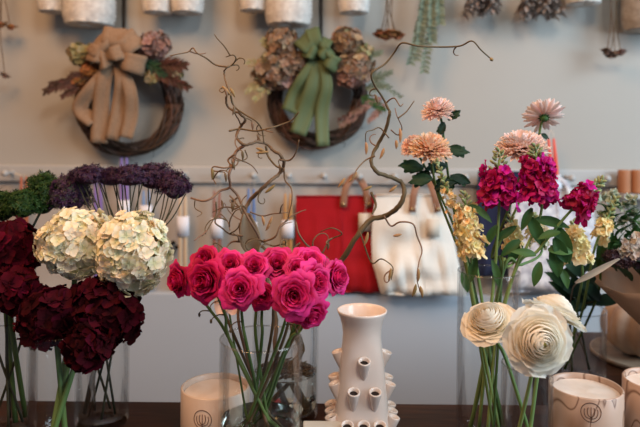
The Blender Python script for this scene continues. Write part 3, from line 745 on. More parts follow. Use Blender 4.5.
# ================================================================== STOCK FLOWERS
def stock(p0, p1, Y, label, m, base_v, ba, Rf, n, buds=14, nm='stock_flower', leaves=(), lm=LEAF, bt=.25, via=None, wid=.013, sm=PALESTEM, rs=.0024, bm=BUD, fl=None):
    a = P(*p0, Y); b = P(*p1, Y); d = (b - a); L = d.length; d.normalize(); F = frame(d)
    base = foot(base_v, a, .6, .9); t = thing(nm, base, label, 'flower')
    M = MB()
    for i in range(n):
        q = (i + .5) / n; az = i * 2.4 + rnd(-.3, .3); w_ = wid * (1.1 - .4 * q)
        rad = F @ Vector((math.cos(az), math.sin(az), .15 + .35 * q)); c = a + d * L * q * 1.0 + rad * w_ * rnd(.6, 1.35)
        floret(M, c, rad + rvec() * .55, Rf * (1.12 - .3 * q) * rnd(.8, 1.25), n=5, open_=.3, ru=.35, cup=.1, W=.42)
        floret(M, c + rad * .002, rad + rvec() * .3, Rf * .6, n=4, open_=.9, ru=.3, W=.5)
    M.build('florets', m, t)
    if buds:
        M = MB()
        for i in range(buds):
            q = i / buds; az = i * 2.4; rad = F @ Vector((math.cos(az), math.sin(az), .8))
            c = b + d * L * bt * q * 1.6 + rad * (wid * .65 * (1 - q * .7)); F2 = frame(rad)
            M.blob(c, .0022, .0022, .0045, 7, 5, rot=F2, r=random.random())
        M.build('buds', bm, t)
    top = rim(base_v, a, .218, .78); via = None
    add_stem(t, b + d*L*bt, base, [a - d * .01] + [P(x, y, Y) for x, y in (via or [])] + [(a - d*.01).lerp(top, .55) + Vector((0, 0, -.004)), top], .0016, rs, sm)
    for (x, y, dx, dy, L2, W2, tw) in leaves:
        M = MB(); leaf(M, P(x, y, Y), Vector((dx, -.15, -dy)), L2, W2, -.7, .35, up=Vector((0, -1, .6)), tw=tw); M.build('leaf', lm, t)
    return t
stock((499, 203), (499, 176), 1.2, 'large magenta stock spike on the left, right of the yellow spike', MAG, vF, .4, .0148, 42, 18, wid=.018, via=[(495, 240)],
      leaves=[(497, 225, -.6, 1, .03, .006, .3), (492, 260, .3, 1, .035, .006, 0), (497, 240, .7, -.6, .03, .006, 0)], bt=.6)
stock((541, 200), (537, 165), 1.18, 'large magenta stock spike in the middle under the pale chrysanthemums', MAG, vF, 1.6, .0142, 44, 18, wid=.016, via=[(530, 230), (514, 262)],
      leaves=[(528, 215, .5, 1, .045, .009, .4), (520, 240, -.8, .6, .03, .007, 0), (532, 208, -.5, .9, .03, .006, .2), (533, 220, 1, .1, .045, .008, 0), (556, 225, .35, 1, .05, .011, .3), (552, 245, .2, 1, .04, .01, .2)], bt=.35)
stock((572, 210), (589, 193), 1.17, 'smaller magenta stock spike leaning right above the pale yellow blooms', MAG, vF, 5.4, .0115, 26, 18, wid=.012, via=[(556, 235), (532, 268)],
      leaves=[(554, 238, .5, 1, .034, .009, .4), (548, 250, 1, 0, .03, .008, 0), (540, 262, -.3, 1, .03, .007, .2), (536, 255, -.9, -.2, .03, .006, 0), (560, 232, -1, .2, .028, .006, .2)], bt=.5)
stock((471, 256), (466, 210), 1.19, 'butter yellow stock spike in front of the white canvas bag', YEL, vF, 3.0, .0105, 36, 10, wid=.012, via=[(474, 275)],
      leaves=[(476, 258, -.3, 1, .03, .007, .3), (470, 205, .9, .6, .034, .006, 0), (462, 272, .3, 1, .026, .006, .2)], bt=.25)
stock((456, 214), (447, 190), 1.23, 'slim yellow budding stock tip left of the yellow spike', YEL, vF, 2.4, .007, 10, 16, wid=.006, via=[(462, 250)], bt=.8)
stock((514, 250), (511, 225), 1.26, 'small yellow stock bloom between the two magenta spikes\' stems', YEL, vF, 4.4, .0095, 14, 4, wid=.008, leaves=[(508, 262, .6, -.8, .03, .007, 0)])
stock((581, 262), (575, 232), 1.3, 'yellow stock bloom under the leaning magenta spike', YEL, vH, 5.9, .011, 26, 6, wid=.012, via=[(560, 270), (520, 275)], leaves=[(560, 268, .4, .9, .03, .007, 0)])
stock((598, 240), (606, 222), 1.33, 'yellow and white stock bloom beside the kraft-wrapped bouquet', YEL, vH, .9, .009, 14, 16, wid=.009, via=[(585, 255), (545, 275)], bt=.9)
stock((540, 245), (534, 222), 1.3, 'cream-white loose bloom behind the stock leaves', HWHITE, vF, 3.9, .011, 14, 10, wid=.01, nm='white_stock_flower')

# ================================================================== RANUNCULUS
RN = [(488, 318, 25, 1.1, (-.35, -.45, .85), 'cream ranunculus on the left, tilted upwards, beside the tall vase', 2.8, 1.0),
      (540, 342, 30, 1.0, (.02, -1, .15), 'largest creamy white ranunculus facing the viewer above the short vase', 5.0, 1.0),
      (556, 308, 27, 1.12, (.45, .2, .9), 'cream ranunculus behind the largest one, petals spread to the right', .4, 1.0)]
for px, py, R, Y, A, lab, ba, _ in RN:
    c = P(px, py, Y); A = Vector(A).normalized(); r = S(R, Y) * 1.12; base = foot(vG, c, .6, 1.3); t = thing('ranunculus', base, lab, 'flower')
    M = MB(); ranunculus(M, c, A, r)
    F = frame(A)
    for k in range(6): petal(M, c - A * r * .35, F @ Matrix.Rotation(k * 1.05 + rnd(0, .4), 3, 'Z'), r * rnd(1.0, 1.14), r * .62, .35, -.2, .15, .08, 6, 8, .7)
    M.build('bloom', RANU, t)
    M = MB(); M.blob(c + A * r * .22, r*.1, r*.1, r*.14, rot=F); M.build('centre', RANUC, t)
    top = rim(vG, c, .11)
    back = c - A * r * .35
    add_stem(t, back, base, [back.lerp(top, .5) + Vector((0, .006, 0)), top], .0022, .0024, PALESTEM if px != 557 else STEM)
# large loose petal left of the front ranunculus
# ================================================================== LEAF VASE (right back)
for i, (px, py, dx, dy, L, lab) in enumerate([
        (560, 275, -.6, .2, .05, 'dark green leafy sprig leaning left in the back leaf vase'), (585, 270, .4, -.5, .05, 'dark teal leafy sprig standing upright in the back leaf vase'),
        (600, 300, .9, .7, .05, 'dark teal leafy sprig leaning right under the kraft wrapping')]):
    Y = 1.5 - .03 * i; base = inside(vH, i * 2.1, .5); t = thing('leafy_sprig', base, lab, 'foliage'); c = P(px, py, Y)
    pts = add_stem(t, c, base, [c.lerp(vH[0] + Vector((0, 0, .12)), .6), vH[0] + Vector((rnd(-.01, .01), 0, .12))], .0014, .002, DARKSTEM)
    for k in range(7):
        p = pts[min(len(pts)-1, k * 2)]; M = MB(); leaf(M, p, Vector((math.cos(k * 2.2 + i), -.3, .4 + .5 * math.sin(k * 1.7))), L * rnd(.8, 1.15), .011, -.8, .3, up=Vector((0, -1, .5))); M.build('leaf', TEALLEAF if i else DLEAF, t)
# upright pair of green pointed leaves
t = thing('tulip_leaves', inside(vH, 3, .3), 'upright dark green pointed leaves left of the kraft-wrapped bouquet', 'foliage')
for x, dx, L in ((598, .02, .062), (606, .1, .055), (601, -.05, .05)):
    M = MB(); leaf(M, P(x, 268, 1.42), Vector((dx, 0, 1)), L, .008, -.1, .5, up=Vector((0, -1, 0))); M.build('leaf', LEAF, t)
add_stem(t, P(601, 268, 1.42), inside(vH, 3, .3), [P(596, 300, 1.45)], .002, .002, STEM)
# pale curled dried leaf pointing right
t = thing('pale_dried_leaf', inside(vH, .2, .6), 'long pale pointed dried leaf slanting in front of the kraft wrapping', 'leaf')
M = MB(); petal(M, P(576, 283, 1.27), dirframe(P(623, 258, 1.2) - P(576, 283, 1.27), Vector((0, -1, .6))), .078, .0045, .0, .12, .8, .1, 8, 4, .4); M.build('blade', petal_mat('pale_dry_blade', (.75, .63, .52), (.85, .78, .68), transl=.2, vs=.05), t)
add_stem(t, P(577, 282, 1.27), inside(vH, .2, .6), [P(572, 292, 1.34), rim(vH, P(560, 300, 1.3), 0)], .001, .001, BROWNSTEM)

# ================================================================== KRAFT BOUQUET
bq = thing('wrapped_bouquet', P(704, 378, 1.38), 'bouquet wrapped in brown kraft paper at the right edge', 'bouquet')
tip = P(704, 378, 1.38); A = (P(652, 262, 1.36) - tip).normalized(); F = frame(A); Lq = (P(652, 262, 1.36) - tip).length
M = MB(); rows = []
for i in range(13):
    q = i / 12; row = []
    for j in range(41):
        a = 2*PI*j/40; rr = (.006 + .082 * q ** .95) * (1 + .04 * math.sin(5*a + 1) * q + .03 * math.sin(11 * a) * q)
        row.append(tip + F @ Vector((rr * math.cos(a), rr * math.sin(a), Lq * q * (1 + .04 * math.sin(3*a + .5) * q))))
    rows.append(row)
M.grid(rows); M.build('kraft_wrap', KRAFT, bq, solid=.0005)
mouth = tip + A * Lq
for k in range(7):
    M = MB(); e = tip + Vector((.014 * math.cos(k * .9), .014 * math.sin(k * .9) + .004, 0)); e.z = TZ + .001
    M.tube([tip + A * .02, tip, e], .0022, 6); M.build('stem', STEM, bq)
M = MB()
for i in range(34):
    a = i * 2.4; rr = .045 * math.sqrt((i + 1) / 34); p = mouth + F @ Vector((rr * 1.3 * math.cos(a), rr * 1.3 * math.sin(a), .0))
    leaf(M, p, A * 1.1 + F @ Vector((math.cos(a), math.sin(a), .2)) * .45, rnd(.03, .045), .012, -.7, .3)
M.build('leaves', DLEAF, bq)
M = MB()
for (x, y) in ((628, 245), (636, 240), (640, 252), (632, 253), (645, 244), (622, 250)):
    c = P(x, y, 1.3)
    for k in range(14): floret(M, c + rvec() * .009, Vector((0, -1, .5)) + rvec() * .8, .0055, n=5, open_=.4)
M.build('cream_blossoms', petal_mat('tan_cream_blossom', (.45, .33, .24), (.66, .54, .44), transl=.2), bq)
M = MB()
for (x, y) in ((612, 258), (622, 262), (632, 263)): fuzz_ball(M, P(x, y, 1.3), .011, 160, .004)
M.build('dark_blossoms', petal_mat('plum_brown', (.03, .012, .016), (.06, .025, .03), transl=.1, vs=.5), bq)
M = MB()
for (x, y) in ((596, 196), (606, 200), (616, 196), (622, 206), (632, 200), (636, 212), (612, 212), (604, 216), (626, 222), (640, 222)):
    c = P(x, y, 1.36)
    for k in range(6): floret(M, c + rvec() * .006, rvec() + Vector((0, -.6, .6)), .0075, n=4, open_=.7)
    M.tube([c, c.lerp(mouth, .8)], .0007, 5)
M.build('white_sprays', petal_mat('greenish_white_spray', (.3, .36, .2), (.62, .62, .5), (.3, .36, .28), transl=.2, vs=.2), bq)
M = MB()
for i in range(46):
    p = P(rnd(604, 642), rnd(205, 255), 1.345 + rnd(0, .03)); leaf(M, p, Vector((rnd(-1, 1), rnd(-.8, 0), rnd(-.3, 1))), rnd(.016, .03), .006, -.6, .3)
M.build('foliage', LEAF, bq)

# gourd on a tray
tx = TB(650, 1.67); M = MB(); M.lathe([(.0005, 0), (.1, 0), (.104, .003), (.104, .009), (.1, .009), (.098, .004), (.0005, .006)], tx, 56)
tag(M.build('round_tray', TRAYW), 'round light wooden tray under the ribbed gourd at right', 'tray')
gt = tx + Vector((-.018, 0, .0045)); g = thing('ribbed_gourd', gt, 'cream-brown ribbed gourd on the tray behind the right-hand candles', 'gourd')
M = MB(); rows = []
for i in range(15):
    a = PI * i / 14; row = []
    for j in range(60):
        b_ = 2*PI*j/60; rr = .07 * math.sin(a) ** .8 * (1 - .2 * abs(math.cos(4 * b_)) ** 3); row.append(gt + Vector((rr * math.cos(b_) + .0001*j%1*0, rr * math.sin(b_), .055 - .054 * math.cos(a) - .014 * max(0, math.cos(PI - a)) ** 6)))
    rows.append(row)
M.grid(rows, closed=True); M.build('body', PUMP, g)
M = MB(); M.tube([gt + Vector((0, 0, .09)), gt + Vector((.002, 0, .108)), gt + Vector((.009, 0, .12))], [.008, .005, .006], 8); M.build('stalk', BROWNSTEM, g)

# ================================================================== ON THE WALL: WREATHS
def ribbon(M, pts, wd, widths, nv=5, crease=.05):
    pts = cat_rom(pts, 6); ws = lerp_list(widths, len(pts)); wd = Vector(wd).normalized(); rows = []
    for i, p in enumerate(pts):
        a = pts[max(i-1, 0)]; b = pts[min(i+1, len(pts)-1)]; d = (b - a).normalized(); w_ = (wd - d * wd.dot(d)).normalized(); n = d.cross(w_)
        rows.append([p + w_ * ws[i] * s + n * ws[i] * crease * math.cos(s * 5 + i * .15) for s in [j / nv * 2 - 1 for j in range(nv + 1)]])
    M.grid(rows)
def wreath(cx, cy, Rpx, thick, label):
    c = P(cx, cy, WY - .05); t = thing('wreath', P(cx, cy + Rpx, WY - .05), label, 'wreath')
    R = S(Rpx, WY - .05); M = MB()
    for i in range(64):
        ph = rnd(0, 6.3); tw = random.choice((-2, -1, 1, 2, 3)); rr = thick * math.sqrt(rnd(.05, 1)); r_ = rnd(.0016, .0034); pts = []
        n1 = rnd(0, 9)
        for k in range(49):
            a = 2*PI*k/48; th = ph + tw * a; off = rr * (1 + .35 * math.sin(2 * a + n1)); pts.append(c + Vector(((R + off * math.cos(th)) * math.cos(a), off * math.sin(th) * .75, (R + off * math.cos(th)) * math.sin(a))))
        M.tube(pts, r_, 5)
    for i in range(60):
        a = rnd(0, 6.3); p = c + Vector((R * math.cos(a), rnd(-.015, 0), R * math.sin(a))); d = Vector((-math.sin(a), rnd(-.3, .1), math.cos(a))) * random.choice((-1, 1)) + Vector((math.cos(a), 0, math.sin(a))) * rnd(-.5, .8)
        M.tube([p, p + d.normalized() * rnd(.03, .05)], [.0014, .0006], 4)
    M.build('vine_ring', VINE, t); return t, c
W1, c1 = wreath(129, 104, 45, .019, 'dark twig wreath with a burlap bow hanging on the left of the wall')
W2, c2 = wreath(317, 98, 43, .018, 'dark twig wreath with green ribbon and dried hydrangeas hanging right of the burlap one')
WF = WY - .1
def wp(x, y, o=0): return P(x, y, WF - o)
# hanging ribbons
for (x0, y0, x1, y1, W_) in ((124, -14, 123.5, 58, W1), (321, -14, 321, 62, W2)):
    M = MB(); ribbon(M, [P(x0, y0, WY - .012), P((x0+x1)/2, (y0+y1)/2, WY - .02), P(x1, y1, WY - .045)], (1, 0, 0), [.0045, .0045]); M.build('hanging_ribbon', BLACK, W_, solid=.001)
# burlap bow
def loop(M, c, tipp, w0, depth=.02):
    c = Vector(c); tipp = Vector(tipp); d = tipp - c; side = Vector((0, -1, 0)).cross(d).normalized()
    ribbon(M, [c, c.lerp(tipp, .5) + Vector((0, -depth, 0)), tipp + Vector((0, -depth*.3, 0)), tipp + Vector((0, depth*.35, 0)), c.lerp(tipp, .5) + Vector((0, depth*.6, 0)), c + Vector((0, .004, 0))], side, [w0*.35, w0, w0*1.1, w0*1.1, w0, w0*.35])
bc = wp(116, 60, .03)
for tx_, ty_, w0 in ((96, 42, .026), (118, 30, .028), (138, 38, .024), (100, 62, .022), (143, 66, .022), (90, 52, .02)):
    M = MB(); loop(M, bc, wp(tx_, ty_, .05), w0, .03); M.build('bow_loop', BURLAP, W1, solid=.0012)
M = MB(); loop(M, wp(107, 58, .07), wp(122, 52, .075), .017, .016); M.build('bow_knot', BURLAP, W1, solid=.0012)
for pts, w_ in (([(112, 62), (104, 80), (101, 110), (99, 143)], [.012, .018, .02, .021]), ([(118, 62), (122, 80), (120, 105), (112, 140)], [.012, .017, .02, .017]),
                ([(120, 62), (130, 90), (131, 115), (126, 138)], [.01, .015, .018, .016]), ([(108, 66), (92, 88), (80, 108), (94, 122)], [.01, .016, .019, .018])):
    M = MB(); ribbon(M, [wp(x, y, .04 + .012 * math.sin(i * 2)) for i, (x, y) in enumerate(pts)], (1, .25, 0), w_, crease=.12); M.build('bow_tail', BURLAP, W1, solid=.0012)
def dried(M, x, y, R, n, fr, o=.02): floret_ball(M, wp(x, y, o), S(R, WF), fr, n, (1, .8, .85))
def dpart(W, name, specs, m, n=70, fr=.011):
    for (x, y, R) in specs: M = MB(); dried(M, x, y, R, n, fr); M.blob(wp(x, y, .02), S(R, WF)*.75, r=.1, t=0); M.build(name, m, W)
dpart(W1, 'dried_hydrangea', [(154, 45, 15)], DRYP, 110); dpart(W1, 'dried_hydrangea', [(80, 54, 11)], DRYG, 70); dpart(W1, 'dried_berries', [(152, 77, 7), (176, 74, 6)], DRYG, 40, .008)
dpart(W1, 'dried_rose_cluster', [(90, 72, 9), (80, 82, 7)], DRYO, 50, .009)
def plume(W, a, b, n, L, m, o=.03, name='dried_plume'):
    M = MB(); A_ = wp(*a, o); B_ = wp(*b, o + .01); d = (B_ - A_).normalized(); M.tube([A_, B_], [.002, .0008], 5)
    for k in range(n):
        q = k / n; p = A_.lerp(B_, q); s = d.cross(Vector((0, 1, 0))) * (1 if k % 2 else -1)
        leaf(M, p, d + s * .7 + rvec() * .3, L * (1.1 - q * .7), L * .13, -.3, .3, up=Vector((0, -1, 0)))
    M.build(name, m, W)
plume(W1, (85, 76), (44, 92), 30, .028, DRYB); plume(W1, (82, 82), (50, 84), 26, .024, DRYB); plume(W1, (82, 84), (62, 97), 20, .022, DRYB)
plume(W1, (150, 68), (189, 88), 30, .03, DRYB); plume(W1, (158, 64), (185, 66), 30, .034, DRYB); plume(W1, (145, 60), (165, 76), 18, .028, DLEAF)
plume(W1, (95, 78), (70, 74), 16, .02, DRYB)
# green ribbon bow
bc = wp(320, 58, .03)
for tx_, ty_, w0 in ((302, 38, .022), (312, 30, .016), (331, 50, .017), (337, 66, .018), (328, 40, .012), (306, 50, .017)):
    M = MB(); loop(M, bc, wp(tx_, ty_, .05), w0, .025); M.build('bow_loop', GREENRIB, W2, solid=.001)
M = MB(); loop(M, wp(318, 50, .06), wp(326, 56, .065), .012, .012); M.build('bow_knot', GREENRIB, W2, solid=.001)
for pts, w_ in (([(316, 58), (305, 78), (297, 95), (290, 112)], [.01, .018, .024, .022]), ([(318, 60), (314, 85), (306, 110), (298, 134)], [.01, .02, .024, .02]), ([(322, 60), (327, 85), (322, 112), (323, 146)], [.01, .014, .017, .016])):
    M = MB(); ribbon(M, [wp(x, y, .04 + .012 * math.sin(i * 2)) for i, (x, y) in enumerate(pts)], (1, .2, 0), w_, crease=.12); M.build('bow_tail', GREENRIB, W2, solid=.001)
dpart(W2, 'dried_hydrangea', [(281, 43, 16), (274, 72, 20), (347, 42, 15), (355, 68, 18), (290, 62, 14)], DRYH, 120)
dpart(W2, 'dried_hydrangea', [(270, 62, 10), (362, 52, 10), (345, 35, 8)], DRYG, 50, .009); dpart(W2, 'dried_hydrangea', [(352, 74, 15), (286, 80, 9)], DRYP, 80)
for a, b in (((268, 75), (246, 92)), ((266, 66), (247, 62)), ((270, 82), (254, 100)), ((275, 50), (262, 40))): plume(W2, a, b, 18, .022, DRYG, name='dried_sprig')
for a, b in (((365, 72), (402, 98)), ((365, 88), (388, 86)), ((362, 96), (385, 110)), ((360, 60), (382, 52)), ((370, 80), (392, 72))): plume(W2, a, b, 18, .02, SAGE if a[1] != 96 else LEAF, name='green_sprig')
for a, b in (((382, 98), (350, 115)), ((370, 108), (338, 120)), ((385, 104), (368, 122)), ((360, 112), (340, 126))): plume(W2, a, b, 24, .018, DRYR if a[0] != 370 else DRYB, name='brown_sprig')

# ================================================================== BASKETS
def basket(x0, x1, yb, label, m=BASKET, top=-45, Y=WY - .09, gname='white wicker baskets along the top'):
    c = P((x0+x1)/2, yb, Y); R = S(x1 - x0, Y) / 2; R = min(R, .085); h = P(320, top, Y).z - P(320, yb, Y).z
    t = thing('wicker_basket', c, label, 'basket', gname)
    M = MB(); nr = int(h / .0055); n = 72; rows = []
    rows.append([c + Vector((.001 * math.cos(2*PI*j/n), .001 * math.sin(2*PI*j/n), .002)) for j in range(n)])
    for i in range(nr + 1):
        z = h * i / nr; Rb = R * (.9 + .1 * min(1, i / 4)); row = []
        for j in range(n):
            a = 2*PI*j/n; off = .0034 * math.sin(n / 6 * a + PI * (i % 2)) ; row.append(c + Vector(((Rb + off) * math.cos(a), (Rb + off) * math.sin(a), z)))
        rows.append(row)
    M.grid(rows, closed=True); M.build('woven_body', m, t, solid=.002)
    M = MB(); rows = []
    M.tube([c + Vector((R * 1.02 * math.cos(2*PI*k/32), R * 1.02 * math.sin(2*PI*k/32), h)) for k in range(33)], .005, 8); M.build('rim', m, t)
    M = MB(); M.tube([c + Vector((R*.9*math.cos(2*PI*k/32), R*.9*math.sin(2*PI*k/32), .002)) for k in range(33)], .0028, 6); M.build('foot_braid', m, t)
for x0, x1, yb, lab in ((39, 66, 12, 'small white wicker basket at top left, left of the big one'), (65, 114, 25, 'big white wicker basket at top left above the burlap wreath'),
        (143, 172, 13, 'small white wicker basket just right of the black ribbon'), (172, 203, 13, 'small white wicker basket, right one of the middle pair'),
        (240, 267, 11, 'small white wicker basket left of the big one above the green wreath'), (266, 311, 25, 'big white wicker basket above the green-ribboned wreath'),
        (339, 369, 13, 'small white wicker basket right of the second black ribbon')):
    basket(x0, x1, yb, lab)
basket(624, 672, 30, 'grey-brown wicker basket cut off at the top right corner', BASKETB, gname=None)
basket(566, 600, 4, 'small pinkish white wicker basket barely visible at the top right', BASKET, gname=None)
# shelf that carries the baskets, above the frame
M = MB(); z_ = P(320, -46, WY - .09).z
YRO = (WY - .09) * KD
hk = thing('hanging_rail', (0, YRO, z_), 'wooden rail above the frame from which baskets and bunches hang', 'rail')
M.tube([(-2.1, YRO, z_ + .01), (2.3, YRO, z_ + .01)], .009, 10); M.build('rod', TERRA, hk)
for x in (-1.9, -.6, .6, 1.9): M = MB(); M.box((x - .01, YRO - .01, z_ - .005), (x + .01, WR, z_ + .03)); M.build('bracket', DARKMETAL, hk)
RODZ = z_ + .01
# ================================================================== HANGING DRIED BUNCHES
def hang_roses(px, py, R, label, m, n=5, strings=2, top=-46):
    Y = WY - .09; c = P(px, py, Y); t = thing('dried_rose_bunch', c, label, 'dried flowers')
    for i in range(n):
        p = c + Vector(((i - (n-1)/2) / max(1, n-1) * 2 * S(R, Y) * .75, rnd(-.015, .015), rnd(-.006, .006))); M = MB()
        d = Vector((rnd(-.3, .3), rnd(-.3, .1), -1)); rose(M, p, d, S(R, Y) * .75, 16); M.build('rose_head', m, t)
        M = MB(); tp = c + Vector(((i % strings - (strings-1)/2) * .014, 0, .09 + .02 * (i % 3))); M.tube(cat_rom([p, p.lerp(tp, .5) + Vector((rnd(-.004, .004), 0, 0)), tp, Vector((c.x + (i % strings - .5) * .01, c.y, RODZ))], 4), .0012, 5); M.build('stem', BROWNSTEM, t)
hang_roses(389, 36, 12, 'bunch of orange-brown dried roses hanging upside down beside the second wreath', DRYO)
hang_roses(613, 53, 10, 'small bunch of dusty brown dried roses hanging at upper right', DRYR, 4)
hang_roses(1, 27, 9, 'orange dried roses hanging at the upper left edge', DRYO, 3)
hang_roses(-3, 76, 8, 'dried rose tip hanging lower at the left edge', DRYR, 2)
def hang_bunch(px, py, w, label, m, n, nm, L=.02):
    Y = WY - .09; c = P(px, py, Y); t = thing(nm, c, label, 'dried flowers'); tie = Vector((c.x, c.y, RODZ - .03))
    for i in range(n):
        M = MB(); e = c + Vector((rnd(-1, 1) * S(w, Y), rnd(-.03, .03), rnd(0, .035))); M.tube([tie, tie.lerp(e, .5) + Vector((0, 0, -.01)), e], .0009, 4)
        for k in range(22):
            q = .62 + .38 * k / 22; p = tie.lerp(e, q); leaf(M, p, Vector((rnd(-1, 1), rnd(-1, 1), -1.2)), L * rnd(.6, 1.1), L*.24, .2, .3)
        M.build('spray', m, t)
    M = MB(); M.tube([tie + Vector((0, 0, .035)), tie, tie + Vector((0, 0, -.01))], [.006, .009, .008], 10); M.build('tie', BROWNSTEM, t)
hang_bunch(483, 15, 18, 'bunch of dried grey-brown lavender hanging at top, left one of two', DRYL, 26, 'lavender_bunch')
hang_bunch(540, 18, 20, 'bunch of dried grey-brown lavender hanging at top, right one of two', DRYL, 28, 'lavender_bunch')
t = thing('eucalyptus_bunch', P(422, 70, WY - .09), 'long trailing sage eucalyptus sprigs hanging right of the orange dried roses', 'foliage')
for (x0, x1, y1) in ((428, 410, 62), (430, 419, 44), (431, 424, 70), (434, 432, 40), (437, 440, 22), (426, 416, 58)):
    M = MB(); a = P(x0, -40, WY - .08); b = P(x1, y1, WY - .09); pts = cat_rom([a, a.lerp(b, .5) + Vector((rnd(-.01, .01), 0, 0)), b], 12); M.tube(pts, .0011, 5)
    for k in range(3, len(pts)):
        for sg in (-1, 1): leaf(M, pts[k], Vector((sg, rnd(-.5, .2), -.8)), .016, .0045, .2, .2, up=Vector((0, -1, 0)))
    M.build('sprig', SAGE, t)

# ================================================================== TAPER CANDLES ON THE PEGS
def tapers(k, col, label, px=None, yt=197, yb=289, band=(216, 236), top_loop=True, w=4.2, lean=0, Y=WY - .045):
    x = px if px is not None else pegx(k); c = P(x, yb, Y)
    t = thing('taper_candles', c, label, 'candle')
    m = wax('taper_wax_' + str(k), col)
    for sg in (-1, 1):
        M = MB(); a = P(x + sg * 2.6, yb, Y); b = P(x + sg * 2.6 + lean, yt, Y); M.tube([a, a.lerp(b, .03), a.lerp(b, .8), a.lerp(b, .98), b], [S(1.7, Y), S(2.2, Y), S(1.9, Y), S(1.3, Y), S(.4, Y)], 12); M.build('taper', m, t)
    M = MB(); pk = P(pegx(k), 176, WY - .04) if top_loop else P(x + lean, yt - 4, Y)
    M.tube(cat_rom([P(x - 2.6 + lean, yt, Y), pk + Vector((-.004, 0, .006)), pk + Vector((.004, 0, .006)), P(x + 2.6 + lean, yt, Y)], 4), .0008, 5); M.build('wick', TAGM, t)
    M = MB(); f0 = (yb - band[1]) / (yb - yt); f1 = (yb - band[0]) / (yb - yt); rows = []
    for f_ in (f0, f1):
        cx = P(x + lean * f_, yb + (yt - yb) * f_, Y); rows.append([cx + Vector((S(6, Y) * math.cos(2*PI*j/20), S(3.6, Y) * math.sin(2*PI*j/20), 0)) for j in range(20)])
    M.grid(rows, closed=True); M.build('paper_band', PAPER, t, solid=.0006)
tapers(0, (.42, .13, .06), 'pair of terracotta taper candles behind the green blooms at left', px=24, yt=176, band=(225, 245), top_loop=True)
tapers(2, (.25, .16, .42), 'pair of lilac taper candles behind the leftmost purple umbels', px=98, yt=178, w=6)
tapers(3, (.3, .2, .5), 'pair of violet taper candles directly below the burlap wreath', px=124, yt=153, band=(200, 220), top_loop=True)
tapers(4, (.2, .3, .5), 'pair of blue taper candles hidden behind the middle purple umbels', px=146, yt=190, band=(205, 225))
tapers(5, (.62, .47, .32), 'pair of cream taper candles right of the purple umbels', px=183, yt=196)
tapers(6, (.3, .14, .1), 'pair of pinkish brown taper candles left of the twisted arch', px=217, yt=190, band=(218, 238))
tapers(7, (.12, .2, .42), 'pair of blue taper candles behind the willow arch', px=251, yt=188, band=(222, 242))
tapers(8, (.5, .26, .09), 'pair of ochre taper candles hanging left of the red bag', px=288, yt=193, band=(220, 238))
tapers(15, (.75, .1, .06), 'pair of coral red taper candles leaning behind the pale chrysanthemums', px=560, yt=138, yb=235, band=(175, 200), top_loop=False, lean=-9, Y=WY - .06)
# small dark hook
M = MB(); c = P(172, 247, WY - .01); M.tube(cat_rom([c + Vector((0, .02, .01)), c + Vector((0, -.02, .005)), c + Vector((0, -.035, -.012)), c + Vector((0, -.025, -.02))], 4), .003, 7)
for a in range(5): M.blob(c + Vector((.012 * math.cos(a * 1.257), -.002, .012 * math.sin(a * 1.257))), .006, .003, .006)
o = M.build('metal_hook', DARKMETAL); tag(o, 'small dark star-shaped metal hook right of the white hydrangea', 'hook')

# ================================================================== TOTE BAGS
def tote(corners, Y, thick, m, label, straps, tagpos=None, rumple=.004, sm=LEATHER, seed=0, cat='bag', cut=0):
    """corners: tl, tr, br, bl pixels"""
    tl, tr, br, bl = [P(x, y, Y) for x, y in corners]
    t = thing('tote_bag', (bl + br) / 2, label, cat); M = MB(); nu, nv = 22, 22
    for side in (-1, 1):
        rows = []
        for i in range(nu + 1):
            u = i / nu; row = []
            for j in range(nv + 1):
                v = j / nv; p = tl.lerp(tr, u).lerp(bl.lerp(br, u), v)
                e = (math.sin(PI * u) ** .5) * (.12 + .88 * min(1, v * 1.2)) * (1 if v < .93 else max(0, (1 - v) / .07) ** .5)
                wr = rumple * (noise.noise(Vector((u * 3 + seed, v * 5, side * 7))) + .6 * noise.noise(Vector((u * 9 + seed, v * 3, 2)))) * 2 * min(1, 5 * u) * min(1, 5 * (1 - u)) * (v if side < 0 else v)
                row.append(p + Vector((cut * max(0, (v - .7) / .3) * (1 - u) ** 2 - .3 * cut * math.sin(PI * min(1, v * 1.3)) * (1 - u) ** 4, side * thick / 2 * e + (wr if side < 0 else wr * .5), 0)))
            rows.append(row)
        M.grid(rows)
    M.build('bag_body', m, t)
    # hem and centre seam
    M = MB(); M.tube([tl.lerp(tr, .55).lerp(bl.lerp(br, .55), v) + Vector((0, -thick / 2 * (.12 + .88 * min(1, v * 1.2)) - rumple * .6, 0)) for v in (.02, .15, .35, .6, .9)], .001, 6); M.build('seam', m, t)
    M = MB(); 
    for side in (-1, 1): M.tube([tl.lerp(tr, q) + Vector((0, side * thick * .07 - .001, 0)) for q in (0, .25, .5, .75, 1)], .0018, 6)
    M.build('hem', m, t)
    for (pts, w_) in straps:
        M = MB(); ribbon(M, [P(x, y, Yy) for x, y, Yy in pts], (1, 0, 0), [w_, w_], 3, .02); s_ = M.build('strap', sm, t, solid=.0025)
        for q in (0, -1):
            x, y, Yy = pts[q]
            for dx, dy in ((0, -3),):
                M = MB(); M.blob(P(x, y + dy, Yy - .003), .0035, .002, .0035); M.build('rivet', BRASS, s_)
    if tagpos:
        x, y = tagpos; M = MB(); c = P(x, y, Y - thick / 2 - .012); M.box((c.x - .016, c.y - .0006, c.z - .022), (c.x + .016, c.y + .0006, c.z + .022)); g_ = M.build('swing_tag', TAGM, t)
        M = MB(); M.tube([c + Vector((0, 0, .02)), c + Vector((.004, .004, .06))], .0006, 4); M.build('tag_string', TAGM, g_)
Yr = WY - .055
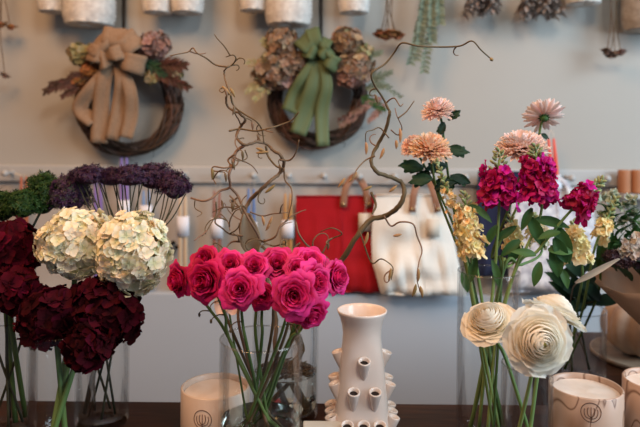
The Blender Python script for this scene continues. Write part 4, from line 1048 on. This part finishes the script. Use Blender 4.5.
tote([(296, 196), (376, 196), (384, 292), (296, 291)], Yr, .03, RED, 'bright red canvas tote bag with brown leather straps on the wall',
     [([(343, 207, Yr - .018), (346, 188, Yr - .015), (355, 176, WY - .05), (364, 186, Yr - .015), (369, 207, Yr - .014)], .0085)], (365, 222), rumple=.01, seed=3)
Yw = WY - .1
tote([(376, 195), (444, 195), (466, 296), (372, 294)], Yw, .05, CANVAS, 'rumpled natural white canvas tote bag hanging in front of the red one', 
     [([(412, 212, Yw - .024), (415, 190, Yw - .02), (424, 175, WY - .06), (433, 190, Yw - .02), (438, 212, Yw - .024)], .0085)], (433, 228), rumple=.02, seed=8, cut=.022)
tote([(478, 172), (522, 172), (524, 276), (474, 276)], WY - .06, .03, NAVY, 'dark navy tote bag behind the magenta stock flowers', [([(488, 180, WY - .08), (492, 172, WY - .075), (494, 176, WY - .06), (500, 172, WY - .075), (506, 180, WY - .08)], .006)], sm=NAVY, seed=5)
tote([(512, 190), (592, 188), (600, 292), (508, 292)], WY - .11, .05, PRINT, 'white bag with a small dark print behind the stock leaves at right', [([(540, 198, WY - .14), (545, 184, WY - .12), (556, 178, WY - .1), (566, 184, WY - .12), (572, 198, WY - .14)], .007)], sm=PRINT, rumple=.008, seed=11)
# terracotta rolls on the peg rail at right
for x, lab in ((624, 'terracotta-coloured wooden cylinder on the rail, left of two at right edge'), (637, 'terracotta-coloured wooden cylinder on the rail, cut off by the right edge')):
    c = P(x, 193, WY - .06); o_ = MB(); R = S(6, WY - .06); h = P(x, 170, WY - .06).z - c.z
    o_.lathe([(.0005, 0), (R*.95, 0), (R, .003), (R, h - .003), (R*.95, h), (R*.6, h), (R*.6, h - .006), (.0005, h - .006)], c, 28)
    tag(o_.build('wooden_cylinder', TERRA), lab, 'ornament')
c0 = P(618, 193.3, WY - .06); M = MB(); M.box((c0.x, WR - .075, c0.z - .012), (c0.x + .25, WR - .0125, c0.z - .0005))
o = M.build('wall_ledge', RAILM, bevel=.002, flat=True); tag(o, 'narrow pale ledge under the terracotta cylinders at right', 'shelf')
